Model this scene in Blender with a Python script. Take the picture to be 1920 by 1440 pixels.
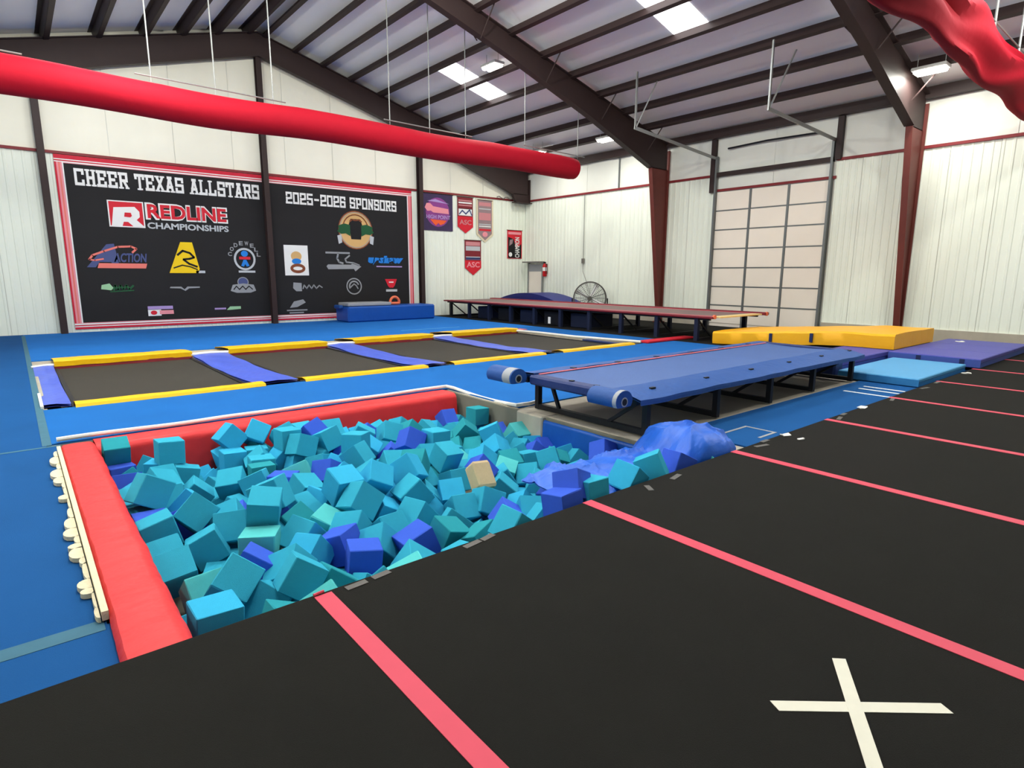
import bpy, math, random
from mathutils import Vector, Matrix, Quaternion, noise

random.seed(7)
for o in list(bpy.data.objects):
    bpy.data.objects.remove(o)
SC = bpy.context.scene
COL = SC.collection

# ---------------------------------------------------------------- camera
CAM_H = 1.496
YAW, PITCH, ROLL, FPX = 0.6943, -0.1831, 0.0044, 1114.46
cd = bpy.data.cameras.new('camera')
cam = bpy.data.objects.new('camera', cd)
COL.objects.link(cam)
cd.sensor_fit = 'HORIZONTAL'
cd.sensor_width = 36.0
cd.lens = FPX / 1920.0 * 36.0
cd.clip_start = 0.05
cd.clip_end = 200
_f = Vector((math.sin(YAW) * math.cos(PITCH), math.cos(YAW) * math.cos(PITCH), math.sin(PITCH)))
_r = Vector((math.cos(YAW), -math.sin(YAW), 0))
_u = _r.cross(_f)
_r2 = _r * math.cos(ROLL) + _u * math.sin(ROLL)
_u2 = -_r * math.sin(ROLL) + _u * math.cos(ROLL)
cam.matrix_world = Matrix(((_r2.x, _u2.x, -_f.x, 0), (_r2.y, _u2.y, -_f.y, 0), (_r2.z, _u2.z, -_f.z, CAM_H), (0, 0, 0, 1)))
SC.camera = cam

# ---------------------------------------------------------------- light and exposure
SC.view_settings.view_transform = 'Standard'
SC.view_settings.look = 'None'
SC.view_settings.gamma = 1.0
SC.view_settings.use_curve_mapping = False
SC.view_settings.exposure = 0.14
w = bpy.data.worlds.new('world')
SC.world = w
w.use_nodes = True
w.node_tree.nodes['Background'].inputs[0].default_value = (0.75, 0.85, 1.0, 1)
w.node_tree.nodes['Background'].inputs[1].default_value = 1.0

YA, XB = 19.25, 16.7          # banner wall, overhead-door wall
XL, YF = -4.3, -9.4           # walls behind the camera
XR, ZR, SL = 6.2, 8.45, 0.262 # ridge position, roof underside at the ridge, roof slope
ZB = -0.06                    # blue carpet level
ZT = 4.41                     # top of the wall liner


def roof_z(x):
    return ZR - SL * abs(x - XR)


SKY_POWER, LAMP_POWER = 90.0, 420.0


def area_light(name, loc, sx, sy, power, col=(1, 0.97, 0.93), rot=(0, 0, 0)):
    l = bpy.data.lights.new(name, 'AREA')
    l.shape = 'RECTANGLE'
    l.size, l.size_y = sx, sy
    l.energy = power
    l.color = col
    o = bpy.data.objects.new(name, l)
    o.location = loc
    o.rotation_euler = rot
    COL.objects.link(o)
    return o


# daylight falling through the translucent roof panels of every bay (both slopes)
for _y in (15.45, 8.55, 1.6):
    for _x in (11.25, 1.15):
        area_light('skylight_daylight', (_x, _y, roof_z(_x) - 0.32), 2.0, 0.85, SKY_POWER, (0.97, 0.98, 1.0), (0, math.atan(SL) * (1 if _x > XR else -1), 0))

# ---------------------------------------------------------------- helpers
def lin(c):
    r = []
    for v in c:
        v = v / 255.0
        r.append(v / 12.92 if v <= 0.04045 else ((v + 0.055) / 1.055) ** 2.4)
    return (r[0], r[1], r[2], 1.0)


def mat(name, rgb, rough=0.6, metal=0.0, var=0.0, vscale=6.0, bump=0.0, bscale=40.0, spec=0.28, emit=0.0, stretch=None, sheen=0.0, alpha=1.0):
    m = bpy.data.materials.new(name)
    m.use_nodes = True
    nt = m.node_tree
    b = nt.nodes['Principled BSDF']
    c = lin(rgb)
    b.inputs['Base Color'].default_value = c
    b.inputs['Roughness'].default_value = rough
    b.inputs['Metallic'].default_value = metal
    b.inputs['Specular IOR Level'].default_value = spec
    b.inputs['Alpha'].default_value = alpha
    if sheen:
        b.inputs['Sheen Weight'].default_value = sheen
    if emit:
        b.inputs['Emission Color'].default_value = c
        b.inputs['Emission Strength'].default_value = emit
    if var or bump:
        tc = nt.nodes.new('ShaderNodeTexCoord')
        mp = nt.nodes.new('ShaderNodeMapping')
        nt.links.new(tc.outputs['Object'], mp.inputs['Vector'])
        if stretch:
            mp.inputs['Scale'].default_value = stretch
    if var:
        n = nt.nodes.new('ShaderNodeTexNoise')
        n.inputs['Scale'].default_value = vscale
        n.inputs['Detail'].default_value = 4
        nt.links.new(mp.outputs['Vector'], n.inputs['Vector'])
        mx = nt.nodes.new('ShaderNodeMix')
        mx.data_type = 'RGBA'
        mx.inputs[6].default_value = [max(0, v * (1 - var)) for v in c[:3]] + [1]
        mx.inputs[7].default_value = [min(1, v * (1 + var)) for v in c[:3]] + [1]
        nt.links.new(n.outputs['Fac'], mx.inputs[0])
        nt.links.new(mx.outputs[2], b.inputs['Base Color'])
    if bump:
        n2 = nt.nodes.new('ShaderNodeTexNoise')
        n2.inputs['Scale'].default_value = bscale
        n2.inputs['Detail'].default_value = 3
        nt.links.new(mp.outputs['Vector'], n2.inputs['Vector'])
        bp = nt.nodes.new('ShaderNodeBump')
        bp.inputs['Strength'].default_value = bump
        bp.inputs['Distance'].default_value = 0.02
        nt.links.new(n2.outputs['Fac'], bp.inputs['Height'])
        nt.links.new(bp.outputs['Normal'], b.inputs['Normal'])
    return m


M = {}
M['black_carpet'] = mat('black_carpet', (25, 24, 21), 0.95, var=0.16, vscale=3, bump=0.25, bscale=260, spec=0.15)
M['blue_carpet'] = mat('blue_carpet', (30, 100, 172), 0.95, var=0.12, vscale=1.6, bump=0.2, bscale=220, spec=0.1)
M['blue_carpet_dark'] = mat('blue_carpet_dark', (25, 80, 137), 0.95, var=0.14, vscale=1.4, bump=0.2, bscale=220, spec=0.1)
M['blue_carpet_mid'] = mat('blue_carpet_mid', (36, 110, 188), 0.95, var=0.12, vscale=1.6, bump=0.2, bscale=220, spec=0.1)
M['concrete'] = mat('concrete', (178, 170, 154), 0.85, var=0.2, vscale=4, bump=0.15, bscale=60)
M['wall_liner'] = mat('wall_liner', (240, 245, 231), 0.55, var=0.03, vscale=1.5)
M['insulation'] = mat('insulation', (232, 233, 224), 0.6, var=0.06, vscale=1.2, bump=0.5, bscale=2.2)
M['insulation_warm'] = mat('insulation_warm', (242, 239, 222), 0.6, var=0.07, vscale=1.0, bump=0.5, bscale=2.2)
M['roof_insul'] = mat('roof_insul', (252, 250, 250), 0.6, var=0.04, vscale=0.8, bump=0.5, bscale=1.5)
M['steel'] = mat('steel', (52, 38, 37), 0.55, var=0.12, vscale=5)
M['steel_red'] = mat('steel_red', (104, 48, 42), 0.55, var=0.14, vscale=5)
M['trim_red'] = mat('trim_red', (130, 40, 45), 0.5)
M['galv'] = mat('galv', (150, 152, 150), 0.45, metal=0.5)
M['galv_dark'] = mat('galv_dark', (112, 116, 116), 0.45, metal=0.4)
M['door_white'] = mat('door_white', (244, 234, 220), 0.5, var=0.05, vscale=1.2)
M['skylight'] = mat('skylight', (255, 255, 255), 0.4, emit=5.0)
M['lamp'] = mat('lamp', (255, 252, 240), 0.4, emit=30.0)
M['lamp_body'] = mat('lamp_body', (200, 200, 196), 0.4)
M['duct_red'] = mat('duct_red', (170, 13, 36), 0.8, var=0.06, vscale=3, bump=0.25, bscale=5, spec=0.2)
M['white'] = mat('white', (238, 238, 236), 0.6)
M['white_trim'] = mat('white_trim', (236, 234, 226), 0.6, var=0.05, vscale=8)
M['cream_foam'] = mat('cream_foam', (226, 214, 182), 0.95, var=0.1, vscale=20, bump=0.4, bscale=60)
M['red_vinyl'] = mat('red_vinyl', (222, 50, 52), 0.5, var=0.05, vscale=5, bump=0.4, bscale=6, stretch=(1, 2.6, 1), spec=0.25)
M['yellow_vinyl'] = mat('yellow_vinyl', (252, 194, 22), 0.45, var=0.05, vscale=6, bump=0.35, bscale=12)
M['yellow_mat'] = mat('yellow_mat', (250, 180, 28), 0.45, var=0.05, vscale=3, bump=0.4, bscale=6)
M['blue_vinyl'] = mat('blue_vinyl', (74, 98, 204), 0.4, var=0.08, vscale=5, bump=0.5, bscale=9)
M['crash_blue'] = mat('crash_blue', (20, 80, 165), 0.42, var=0.08, vscale=4, bump=0.45, bscale=6)
M['bed'] = mat('bed', (56, 53, 47), 0.85, var=0.1, vscale=3, bump=0.2, bscale=160)
M['track_top'] = mat('track_top', (62, 92, 148), 0.6, var=0.1, vscale=2.5, bump=0.2, bscale=80, spec=0.3)
M['track_pad'] = mat('track_pad', (32, 76, 142), 0.55, var=0.08, vscale=4, bump=0.35, bscale=10)
M['track_navy'] = mat('track_navy', (30, 48, 100), 0.5, var=0.1, vscale=5, bump=0.35, bscale=10)
M['black_metal'] = mat('black_metal', (26, 27, 32), 0.5)
M['pink'] = mat('pink', (208, 70, 90), 0.6, var=0.06, vscale=7)
M['pink_line'] = mat('pink_line', (225, 120, 130), 0.6)
M['white_tape'] = mat('white_tape', (222, 218, 200), 0.65, var=0.05, vscale=18)
M['grey_tape'] = mat('grey_tape', (92, 89, 85), 0.6, var=0.12, vscale=20)
M['seam'] = mat('seam', (64, 108, 128), 0.9, var=0.12, vscale=9)
M['lightblue'] = mat('lightblue', (78, 154, 202), 0.55, var=0.05, vscale=4, bump=0.3, bscale=8)
M['lightblue_side'] = mat('lightblue_side', (48, 122, 176), 0.55, bump=0.3, bscale=10)
M['purple_mat'] = mat('purple_mat', (78, 78, 160), 0.55, var=0.06, vscale=3)
M['purple_side'] = mat('purple_side', (60, 82, 158), 0.55)
M['velcro'] = mat('velcro', (34, 44, 84), 0.9)
M['tarp'] = mat('tarp', (34, 98, 204), 0.45, var=0.06, vscale=6, bump=0.7, bscale=6, spec=0.4, stretch=(1.0, 2.2, 1.0))
M['banner_black'] = mat('banner_black', (30, 29, 31), 0.7, var=0.12, vscale=1.2, bump=0.25, bscale=1.6)
M['banner_red'] = mat('banner_red', (206, 34, 58), 0.6)
M['banner_pink'] = mat('banner_pink', (238, 150, 160), 0.6)
M['red_print'] = mat('red_print', (212, 34, 52), 0.6)
M['navy_print'] = mat('navy_print', (74, 84, 132), 0.6)
M['salmon_print'] = mat('salmon_print', (236, 124, 112), 0.6)
M['yellow_print'] = mat('yellow_print', (244, 204, 18), 0.6)
M['grey_print'] = mat('grey_print', (150, 152, 156), 0.6)
M['silver_print'] = mat('silver_print', (190, 194, 198), 0.6)
M['green_print'] = mat('green_print', (30, 86, 52), 0.6)
M['mint_print'] = mat('mint_print', (160, 205, 160), 0.6)
M['blue_print'] = mat('blue_print', (34, 126, 214), 0.6)
M['tan_print'] = mat('tan_print', (214, 172, 112), 0.6)
M['brown_print'] = mat('brown_print', (132, 72, 46), 0.6)
M['black_print'] = mat('black_print', (20, 20, 24), 0.6)
M['orange_print'] = mat('orange_print', (240, 96, 48), 0.6)
M['orange_foam'] = mat('orange_foam', (238, 120, 84), 0.6)
M['purple_print'] = mat('purple_print', (142, 66, 140), 0.6, var=0.3, vscale=3)
M['darkpurple_print'] = mat('darkpurple_print', (62, 48, 84), 0.6, var=0.25, vscale=3)
M['lilac_print'] = mat('lilac_print', (176, 150, 206), 0.6)
M['maroon_print'] = mat('maroon_print', (128, 40, 48), 0.6, var=0.1, vscale=5)
M['mauve_print'] = mat('mauve_print', (150, 128, 132), 0.6, var=0.1, vscale=5)
M['pinkgrey_print'] = mat('pinkgrey_print', (205, 135, 140), 0.6)
M['grey_mat'] = mat('grey_mat', (158, 160, 164), 0.6, var=0.06, vscale=6)
M['red_track'] = mat('red_track', (122, 34, 46), 0.55, var=0.1, vscale=6)
M['track_bed'] = mat('track_bed', (132, 112, 108), 0.8, var=0.08, vscale=4)
M['cream_pad'] = mat('cream_pad', (240, 214, 150), 0.6)
M['navy_block'] = mat('navy_block', (26, 34, 60), 0.6, var=0.1, vscale=5)
M['dark_block'] = mat('dark_block', (24, 26, 34), 0.7)
M['dome_blue'] = mat('dome_blue', (34, 42, 118), 0.5, var=0.08, vscale=4)
M['fan_metal'] = mat('fan_metal', (92, 90, 86), 0.4, metal=0.5)
M['ext_red'] = mat('ext_red', (200, 30, 36), 0.4)
M['grey_paint'] = mat('grey_paint', (120, 116, 110), 0.6)
M['pit_wall'] = mat('pit_wall', (120, 118, 104), 0.8, var=0.2, vscale=5)
M['foam'] = [
    mat('foam_teal', (54, 168, 196), 0.95, var=0.05, vscale=6, bump=0.3, bscale=90, spec=0.1),
    mat('foam_azure', (56, 174, 216), 0.95, var=0.05, vscale=6, bump=0.3, bscale=90, spec=0.1),
    mat('foam_royal', (62, 96, 208), 0.95, var=0.05, vscale=6, bump=0.3, bscale=90, spec=0.1),
    mat('foam_mint', (88, 196, 196), 0.95, var=0.05, vscale=6, bump=0.3, bscale=90, spec=0.1),
    mat('foam_beige', (206, 184, 144), 0.95, var=0.08, vscale=9, bump=0.4, bscale=60, spec=0.1),
    mat('foam_sea', (42, 148, 160), 0.95, var=0.05, vscale=6, bump=0.3, bscale=90, spec=0.1)]

ORG = {}   # world position of every object's origin


class MB:
    """collects shapes in world coordinates; build() links them as ONE mesh object"""

    def __init__(self):
        self.v, self.f = [], []

    def add(self, vs, fs):
        n = len(self.v)
        self.v += [tuple(a) for a in vs]
        self.f += [tuple(i + n for i in f) for f in fs]
        return self

    def box(self, x0, x1, y0, y1, z0, z1, ch=0.0):
        if ch <= 0:
            vs = [(x, y, z) for x in (x0, x1) for y in (y0, y1) for z in (z0, z1)]
            return self.add(vs, [(0, 1, 3, 2), (4, 6, 7, 5), (0, 4, 5, 1), (2, 3, 7, 6), (0, 2, 6, 4), (1, 5, 7, 3)])
        c = ((x0 + x1) / 2, (y0 + y1) / 2, (z0 + z1) / 2)
        return self.obox(c, (x1 - x0, y1 - y0, z1 - z0), Matrix.Identity(3), ch)

    def obox(self, c, s, R=None, ch=0.0):
        R = R or Matrix.Identity(3)
        c = Vector(c)
        hx, hy, hz = s[0] / 2, s[1] / 2, s[2] / 2
        if ch <= 0:
            vs = [c + R @ Vector((x, y, z)) for x in (-hx, hx) for y in (-hy, hy) for z in (-hz, hz)]
            return self.add(vs, [(0, 1, 3, 2), (4, 6, 7, 5), (0, 4, 5, 1), (2, 3, 7, 6), (0, 2, 6, 4), (1, 5, 7, 3)])
        vs, idx = [], {}
        for sx in (-1, 1):
            for sy in (-1, 1):
                for sz in (-1, 1):
                    for a in range(3):
                        p = [sx * (hx - ch), sy * (hy - ch), sz * (hz - ch)]
                        p[a] += (sx, sy, sz)[a] * ch
                        idx[(sx, sy, sz, a)] = len(vs)
                        vs.append(c + R @ Vector(p))
        fs = []
        for a in range(3):
            b, d = (a + 1) % 3, (a + 2) % 3
            for s1 in (-1, 1):
                def k(u, v):
                    t = [0, 0, 0]
                    t[a], t[b], t[d] = s1, u, v
                    return idx[(t[0], t[1], t[2], a)]
                q = [k(-1, -1), k(1, -1), k(1, 1), k(-1, 1)]
                fs.append(tuple(q if s1 > 0 else q[::-1]))
        for a in range(3):
            b, d = (a + 1) % 3, (a + 2) % 3
            for u in (-1, 1):
                for v in (-1, 1):
                    t0, t1 = [0, 0, 0], [0, 0, 0]
                    t0[a], t1[a] = -1, 1
                    t0[b] = t1[b] = u
                    t0[d] = t1[d] = v
                    q = [idx[(*t0, b)], idx[(*t1, b)], idx[(*t1, d)], idx[(*t0, d)]]
                    fs.append(tuple(q if u * v < 0 else q[::-1]))
        for sx in (-1, 1):
            for sy in (-1, 1):
                for sz in (-1, 1):
                    q = [idx[(sx, sy, sz, 0)], idx[(sx, sy, sz, 1)], idx[(sx, sy, sz, 2)]]
                    fs.append(tuple(q if sx * sy * sz > 0 else q[::-1]))
        return self.add(vs, fs)

    def bar(self, a, b, wd, ht=None):
        """square bar from a to b"""
        a, b = Vector(a), Vector(b)
        d = (b - a)
        L = d.length
        d.normalize()
        up = Vector((0, 0, 1)) if abs(d.z) < 0.95 else Vector((0, 1, 0))
        s = d.cross(up).normalized()
        u = s.cross(d)
        R = Matrix((s, d, u)).transposed()
        return self.obox((a + b) / 2, (wd, L, ht or wd), R)

    def tube(self, pts, r, n=8, caps=True):
        pts = [Vector(p) for p in pts]
        rs = r if isinstance(r, (list, tuple)) else [r] * len(pts)
        base = len(self.v)
        prev = None
        for i, p in enumerate(pts):
            d = (pts[min(i + 1, len(pts) - 1)] - pts[max(i - 1, 0)]).normalized()
            if prev is None:
                up = Vector((0, 0, 1)) if abs(d.z) < 0.9 else Vector((0, 1, 0))
                s = d.cross(up).normalized()
            else:
                s = (prev - d * prev.dot(d)).normalized()
            prev = s
            u = s.cross(d)
            for k in range(n):
                a = 2 * math.pi * k / n
                self.v.append(tuple(p + (s * math.cos(a) + u * math.sin(a)) * rs[i]))
        for i in range(len(pts) - 1):
            for k in range(n):
                k2 = (k + 1) % n
                self.f.append((base + i * n + k, base + i * n + k2, base + (i + 1) * n + k2, base + (i + 1) * n + k))
        if caps:
            self.f.append(tuple(base + k for k in range(n))[::-1])
            self.f.append(tuple(base + (len(pts) - 1) * n + k for k in range(n)))
        return self

    def prism(self, poly, fn, d0, d1):
        """2D polygon extruded; fn(u, v, d) -> xyz"""
        n = len(poly)
        vs = [fn(u, v, d0) for u, v in poly] + [fn(u, v, d1) for u, v in poly]
        fs = [tuple(range(n)), tuple(range(2 * n - 1, n - 1, -1))]
        fs += [(i, i + n, (i + 1) % n + n, (i + 1) % n) for i in range(n)]
        return self.add(vs, fs)

    def grid(self, nu, nv, fn):
        vs = [fn(i / nu, j / nv) for i in range(nu + 1) for j in range(nv + 1)]
        fs = [(i * (nv + 1) + j, (i + 1) * (nv + 1) + j, (i + 1) * (nv + 1) + j + 1, i * (nv + 1) + j + 1) for i in range(nu) for j in range(nv)]
        return self.add(vs, fs)

    def build(self, name, m, parent=None, smooth=False, fix=True):
        xs, ys, zs = zip(*self.v)
        org = Vector(((min(xs) + max(xs)) / 2, (min(ys) + max(ys)) / 2, min(zs)))
        me = bpy.data.meshes.new(name)
        me.from_pydata([tuple(Vector(a) - org) for a in self.v], [], self.f)
        me.materials.append(m)
        if fix:
            import bmesh
            bm = bmesh.new()
            bm.from_mesh(me)
            bmesh.ops.recalc_face_normals(bm, faces=bm.faces)
            bm.to_mesh(me)
            bm.free()
        if smooth:
            me.polygons.foreach_set('use_smooth', [True] * len(me.polygons))
            try:
                me.set_sharp_from_angle(angle=math.radians(42))
            except Exception:
                pass
        return link(name, me, org, parent)


def link(name, data, org, parent=None):
    o = bpy.data.objects.new(name, data)
    COL.objects.link(o)
    org = Vector(org)
    if parent is not None:
        o.parent = parent
        o.location = org - ORG[parent.name]
    else:
        o.location = org
    ORG[o.name] = org
    return o


def tag(o, label, cat, group=None):
    o['label'] = label
    o['category'] = cat
    if group:
        o['group'] = group
    return o


def thing(name, label, cat, loc, group=None):
    o = link(name, None, loc)
    o.empty_display_size = 0.2
    return tag(o, label, cat, group)


def struct(o):
    o['kind'] = 'structure'
    return o


def shared(name, me, org, parent):
    """another object with the same mesh data"""
    return link(name, me, org, parent)


def B(name, m, parent, *a, ch=0.0, smooth=False):
    return MB().box(*a, ch=ch).build(name, m, parent, smooth)

# ================================================================ FLOORS
X0T, TS = 0.968, 1.83        # first pink seam and seam spacing
EDGE = 2.573                 # front edge of the black spring floor
floor_b = struct(B('floor', M['black_carpet'], None, XL, XB, YF, EDGE - 0.01, ZB - 0.04, -0.012))
xs = [XL] + [X0T + TS * k for k in range(-2, 9)] + [XB]
for i in range(len(xs) - 1):
    MB().box(xs[i] + 0.002, xs[i + 1] - 0.002, YF, EDGE, -0.012, 0.0).build('carpet_strip', M['black_carpet'], floor_b)

PX0, PX1, PY1 = 0.42, 4.42, 6.32        # foam pit opening
floor_c = MB().box(XL, PX0 - 0.26, EDGE, YA, -0.35, ZB - 0.015)
floor_c.box(PX0 - 0.26, PX1, 6.75, 8.50, -0.35, ZB - 0.015).box(PX1 + 0.03, 11.06, 5.25, 8.50, -0.35, ZB - 0.015).box(PX1 + 0.03, 11.06, EDGE, 5.25, -0.35, ZB - 0.015)
floor_c.box(PX0 - 0.26, 11.06, 8.50, 12.62, -0.45, -0.32).box(PX0 - 0.26, 11.06, 12.62, YA, -0.35, ZB - 0.015).box(11.06, XB, EDGE, YA, -0.35, ZB - 0.015)
floor_c = struct(floor_c.build('floor', M['concrete'], None))
fl = lambda m, x0, x1, y0, y1, z1=ZB: MB().box(x0, x1, y0, y1, ZB - 0.015, z1).build('carpet_strip', M[m], floor_c)
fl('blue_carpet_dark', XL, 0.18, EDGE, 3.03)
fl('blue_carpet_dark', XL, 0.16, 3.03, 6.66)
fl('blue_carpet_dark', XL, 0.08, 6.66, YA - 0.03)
fl('seam', XL, 0.15, 2.98, 3.08, ZB + 0.002)
fl('seam', XL, 0.18, 6.63, 6.67, ZB + 0.002)
fl('seam', 0.05, 0.12, 6.70, 18.9, ZB + 0.002)
fl('blue_carpet', 0.08, 12.05, 6.75, 8.52)          # deck between the pit and the trampolines
fl('blue_carpet_mid', 0.08, 12.05, 13.45, YA - 0.03)    # deck behind the trampolines
fl('blue_carpet', 11.05, 12.05, 8.52, 13.45)
fl('blue_carpet', PX1 + 0.06, 12.05, 5.25, 6.75)    # deck right of the pit
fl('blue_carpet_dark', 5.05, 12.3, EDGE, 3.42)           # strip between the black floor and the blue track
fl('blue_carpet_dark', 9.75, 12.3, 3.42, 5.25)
fl('black_carpet', 12.05, XB - 0.02, 5.25, YA - 0.03)
fl('black_carpet', 12.3, XB - 0.02, EDGE, 5.25)

# the foam pit: shell below the floor
pit = MB().box(PX0 - 0.3, PX1 - 0.01, 2.45, 6.6, -1.25, -1.15)
pit.box(PX0 - 0.30, PX0 - 0.24, 2.5, 6.6, -1.15, -0.12).box(PX0 - 0.3, PX1, 6.755, 6.80, -1.15, -0.36)
pit.box(PX0 - 0.3, PX1 - 0.01, 2.50, 2.54, -1.15, -0.1)
pit = struct(pit.build('floor', M['pit_wall'], None))
struct(B('wall_pit', M['pit_wall'], None, PX1, PX1 + 0.06, 2.58, 6.74, -1.15, ZB - 0.02))
curb = tag(MB().box(4.36, 4.72, 4.72, 5.16, -0.45, ZB - 0.005, ch=0.015).build('concrete_curb', M['concrete'], None), 'short concrete curb at the pit corner beneath the blue track', 'curb')

# ================================================================ CEILING
zr0 = lambda x: roof_z(x)
ceil = MB()
for xa, xb in ((XL - 0.1, XR), (XR, XB + 0.1)):
    ceil.add([(xa, YF, zr0(xa)), (xb, YF, zr0(xb)), (xb, YA + 0.1, zr0(xb)), (xa, YA + 0.1, zr0(xa)),
              (xa, YF, zr0(xa) + 0.1), (xb, YF, zr0(xb) + 0.1), (xb, YA + 0.1, zr0(xb) + 0.1), (xa, YA + 0.1, zr0(xa) + 0.1)],
             [(0, 1, 2, 3), (7, 6, 5, 4), (0, 4, 5, 1), (1, 5, 6, 2), (2, 6, 7, 3), (3, 7, 4, 0)])
ceil = struct(ceil.build('ceiling', M['roof_insul'], None))

PUR = [6.5, 7.35, 8.2, 9.1, 10.13, 11.2, 12.25, 13.35, 14.42, 15.47]
PUR = PUR + [2 * XR - x for x in PUR]
ANG = math.atan(SL)
for x in PUR:
    sg = 1 if x > XR else -1
    R = Matrix.Rotation(ANG * sg, 3, 'Y')
    b = MB()
    zc = zr0(x)
    up = R @ Vector((0, 0, 1))
    c = Vector((x, (YA + YF) / 2, zc))
    L = YA - YF
    b.obox(c - up * 0.115, (0.035, L, 0.225), R)                         # web
    b.obox(c - up * 0.228 + (R @ Vector((-0.045 * sg, 0, 0))), (0.11, L, 0.016), R)    # lower flange
    b.obox(c - up * 0.010 + (R @ Vector((0.045 * sg, 0, 0))), (0.11, L, 0.016), R)
    b.build('purlin', M['steel'], ceil)
for x in (XB - 0.13, XL + 0.13):
    z = zr0(x)
    MB().box(x - 0.09, x + 0.09, YF, YA, z - 0.27, z - 0.03).build('eave_strut', M['steel'], ceil)


def frame(y, dr, wid=0.2):
    """rafter pair: welded tapered I beam, top flange under the purlins"""
    zt = lambda x: zr0(x) - 0.205
    for sg in (1, -1):
        mx = (lambda x: x) if sg > 0 else (lambda x: 2 * XR - x)
        top = [(XR, zt(XR)), (16.55, zt(16.55))]
        bot = [(XR, zt(XR) - dr[0]), (9.9, zt(9.9) - dr[1]), (12.8, zt(12.8) - dr[2]), (15.72, zt(15.72) - dr[3])]
        b = MB()
        poly = [(mx(px), pz) for px, pz in (bot + [(16.55, bot[-1][1]), top[1], top[0]])]
        b.prism(poly, lambda u, v, d: (u, d, v), y - 0.012, y + 0.012)
        for line, off in ((bot, -0.01), (top, 0.01)):
            for (xa, za), (xc, zc) in zip(line[:-1], line[1:]):
                p = [(mx(xa), za - 0.012), (mx(xc), zc - 0.012), (mx(xc), zc + 0.012), (mx(xa), za + 0.012)]
                b.prism(p, lambda u, v, d: (u, d, v), y - wid / 2, y + wid / 2)
        b.build('rafter', M['steel'], ceil)
    return zt(15.72) - dr[3]


def column(y, zk, wall, sg=1, x_in_top=15.72, x_in_base=16.46, zb=ZB, wid=0.14, m='steel_red'):
    mx = (lambda x: x) if sg > 0 else (lambda x: 2 * XR - x)
    b = MB()
    b.prism([(mx(x_in_base), zb), (mx(16.62), zb), (mx(16.62), zk + 0.02), (mx(x_in_top), zk + 0.02)], lambda u, v, d: (u, d, v), y - 0.012, y + 0.012)
    b.prism([(mx(x_in_base), zb), (mx(x_in_base + 0.03), zb), (mx(x_in_top + 0.03), zk), (mx(x_in_top), zk)], lambda u, v, d: (u, d, v), y - wid / 2, y + wid / 2)
    b.box(*sorted((mx(16.6), mx(16.63))), y - wid / 2, y + wid / 2, zb, zk + 0.6)
    b.prism([(mx(x_in_base) - 0.06, zb), (mx(16.66), zb), (mx(16.66), zb + 0.03), (mx(x_in_base) - 0.06, zb + 0.03)], lambda u, v, d: (u, d, v), y - 0.16, y + 0.16)
    return b.build('column', M[m], wall)


ZK1 = frame(12.2, (0.46, 0.52, 0.68, 0.98))
ZK2 = frame(5.15, (0.46, 0.52, 0.68, 0.98))
ZK3 = frame(-2.2, (0.46, 0.52, 0.68, 0.98))
ZKG = frame(18.93, (0.62, 0.68, 0.85, 1.12), 0.18)
# flange braces between rafters and purlins
for y in (12.2, 5.15):
    for x in (9.1, 11.2, 13.35, 15.47):
        zb_ = zr0(x) - 0.2
        for s in (-1, 1):
            MB().tube([(x, y + 0.08 * s, zb_ - 0.58), (x, y + 0.62 * s, zb_ + 0.05)], 0.016, 6).build('flange_brace', M['steel'], ceil)

# translucent roof panels, one per bay and slope
for y in (15.45, 8.55, 1.6):
    for sg in (1, -1):
        for xa, xb in ((10.17, 11.17), (11.24, 12.22)):
            if sg < 0:
                xa, xb = 2 * XR - xb, 2 * XR - xa
            b = MB()
            b.add([(xa, y - 0.44, zr0(xa) - 0.012), (xb, y - 0.44, zr0(xb) - 0.012), (xb, y + 0.44, zr0(xb) - 0.012), (xa, y + 0.44, zr0(xa) - 0.012),
                   (xa, y - 0.44, zr0(xa) + 0.01), (xb, y - 0.44, zr0(xb) + 0.01), (xb, y + 0.44, zr0(xb) + 0.01), (xa, y + 0.44, zr0(xa) + 0.01)],
                  [(0, 1, 2, 3), (7, 6, 5, 4), (0, 4, 5, 1), (1, 5, 6, 2), (2, 6, 7, 3), (3, 7, 4, 0)])
            b.build('skylight_panel', M['skylight'], ceil)

# ================================================================ WALLS
wall_back = MB()
poly = [(XL, ZB - 0.3), (XB, ZB - 0.3), (XB, zr0(XB) + 0.05), (XR, ZR + 0.05), (XL, zr0(XL) + 0.05)]
wall_back = struct(wall_back.prism(poly, lambda u, v, d: (u, d, v), YA + 0.02, YA + 0.2).build('wall_back', M['insulation'], None))
wall_front = struct(MB().prism(poly, lambda u, v, d: (u, d, v), YF - 0.2, YF).build('wall_front', M['wall_liner'], None))
wall_left = struct(B('wall_left', M['wall_liner'], None, XL - 0.2, XL, YF, YA, ZB - 0.3, zr0(XL) + 0.02))
wall_right = struct(B('wall_right', M['insulation'], None, XB + 0.02, XB + 0.2, YF, YA, ZB - 0.3, zr0(XB) + 0.02))


def liner_profile(wd, ribs):
    pts = []
    p = wd / ribs
    for i in range(ribs):
        u = i * p
        pts += [(u, 0.0), (u + p * 0.62, 0.0), (u + p * 0.70, 0.011), (u + p * 0.92, 0.011)]
    pts.append((wd, 0.0))
    return pts


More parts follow.
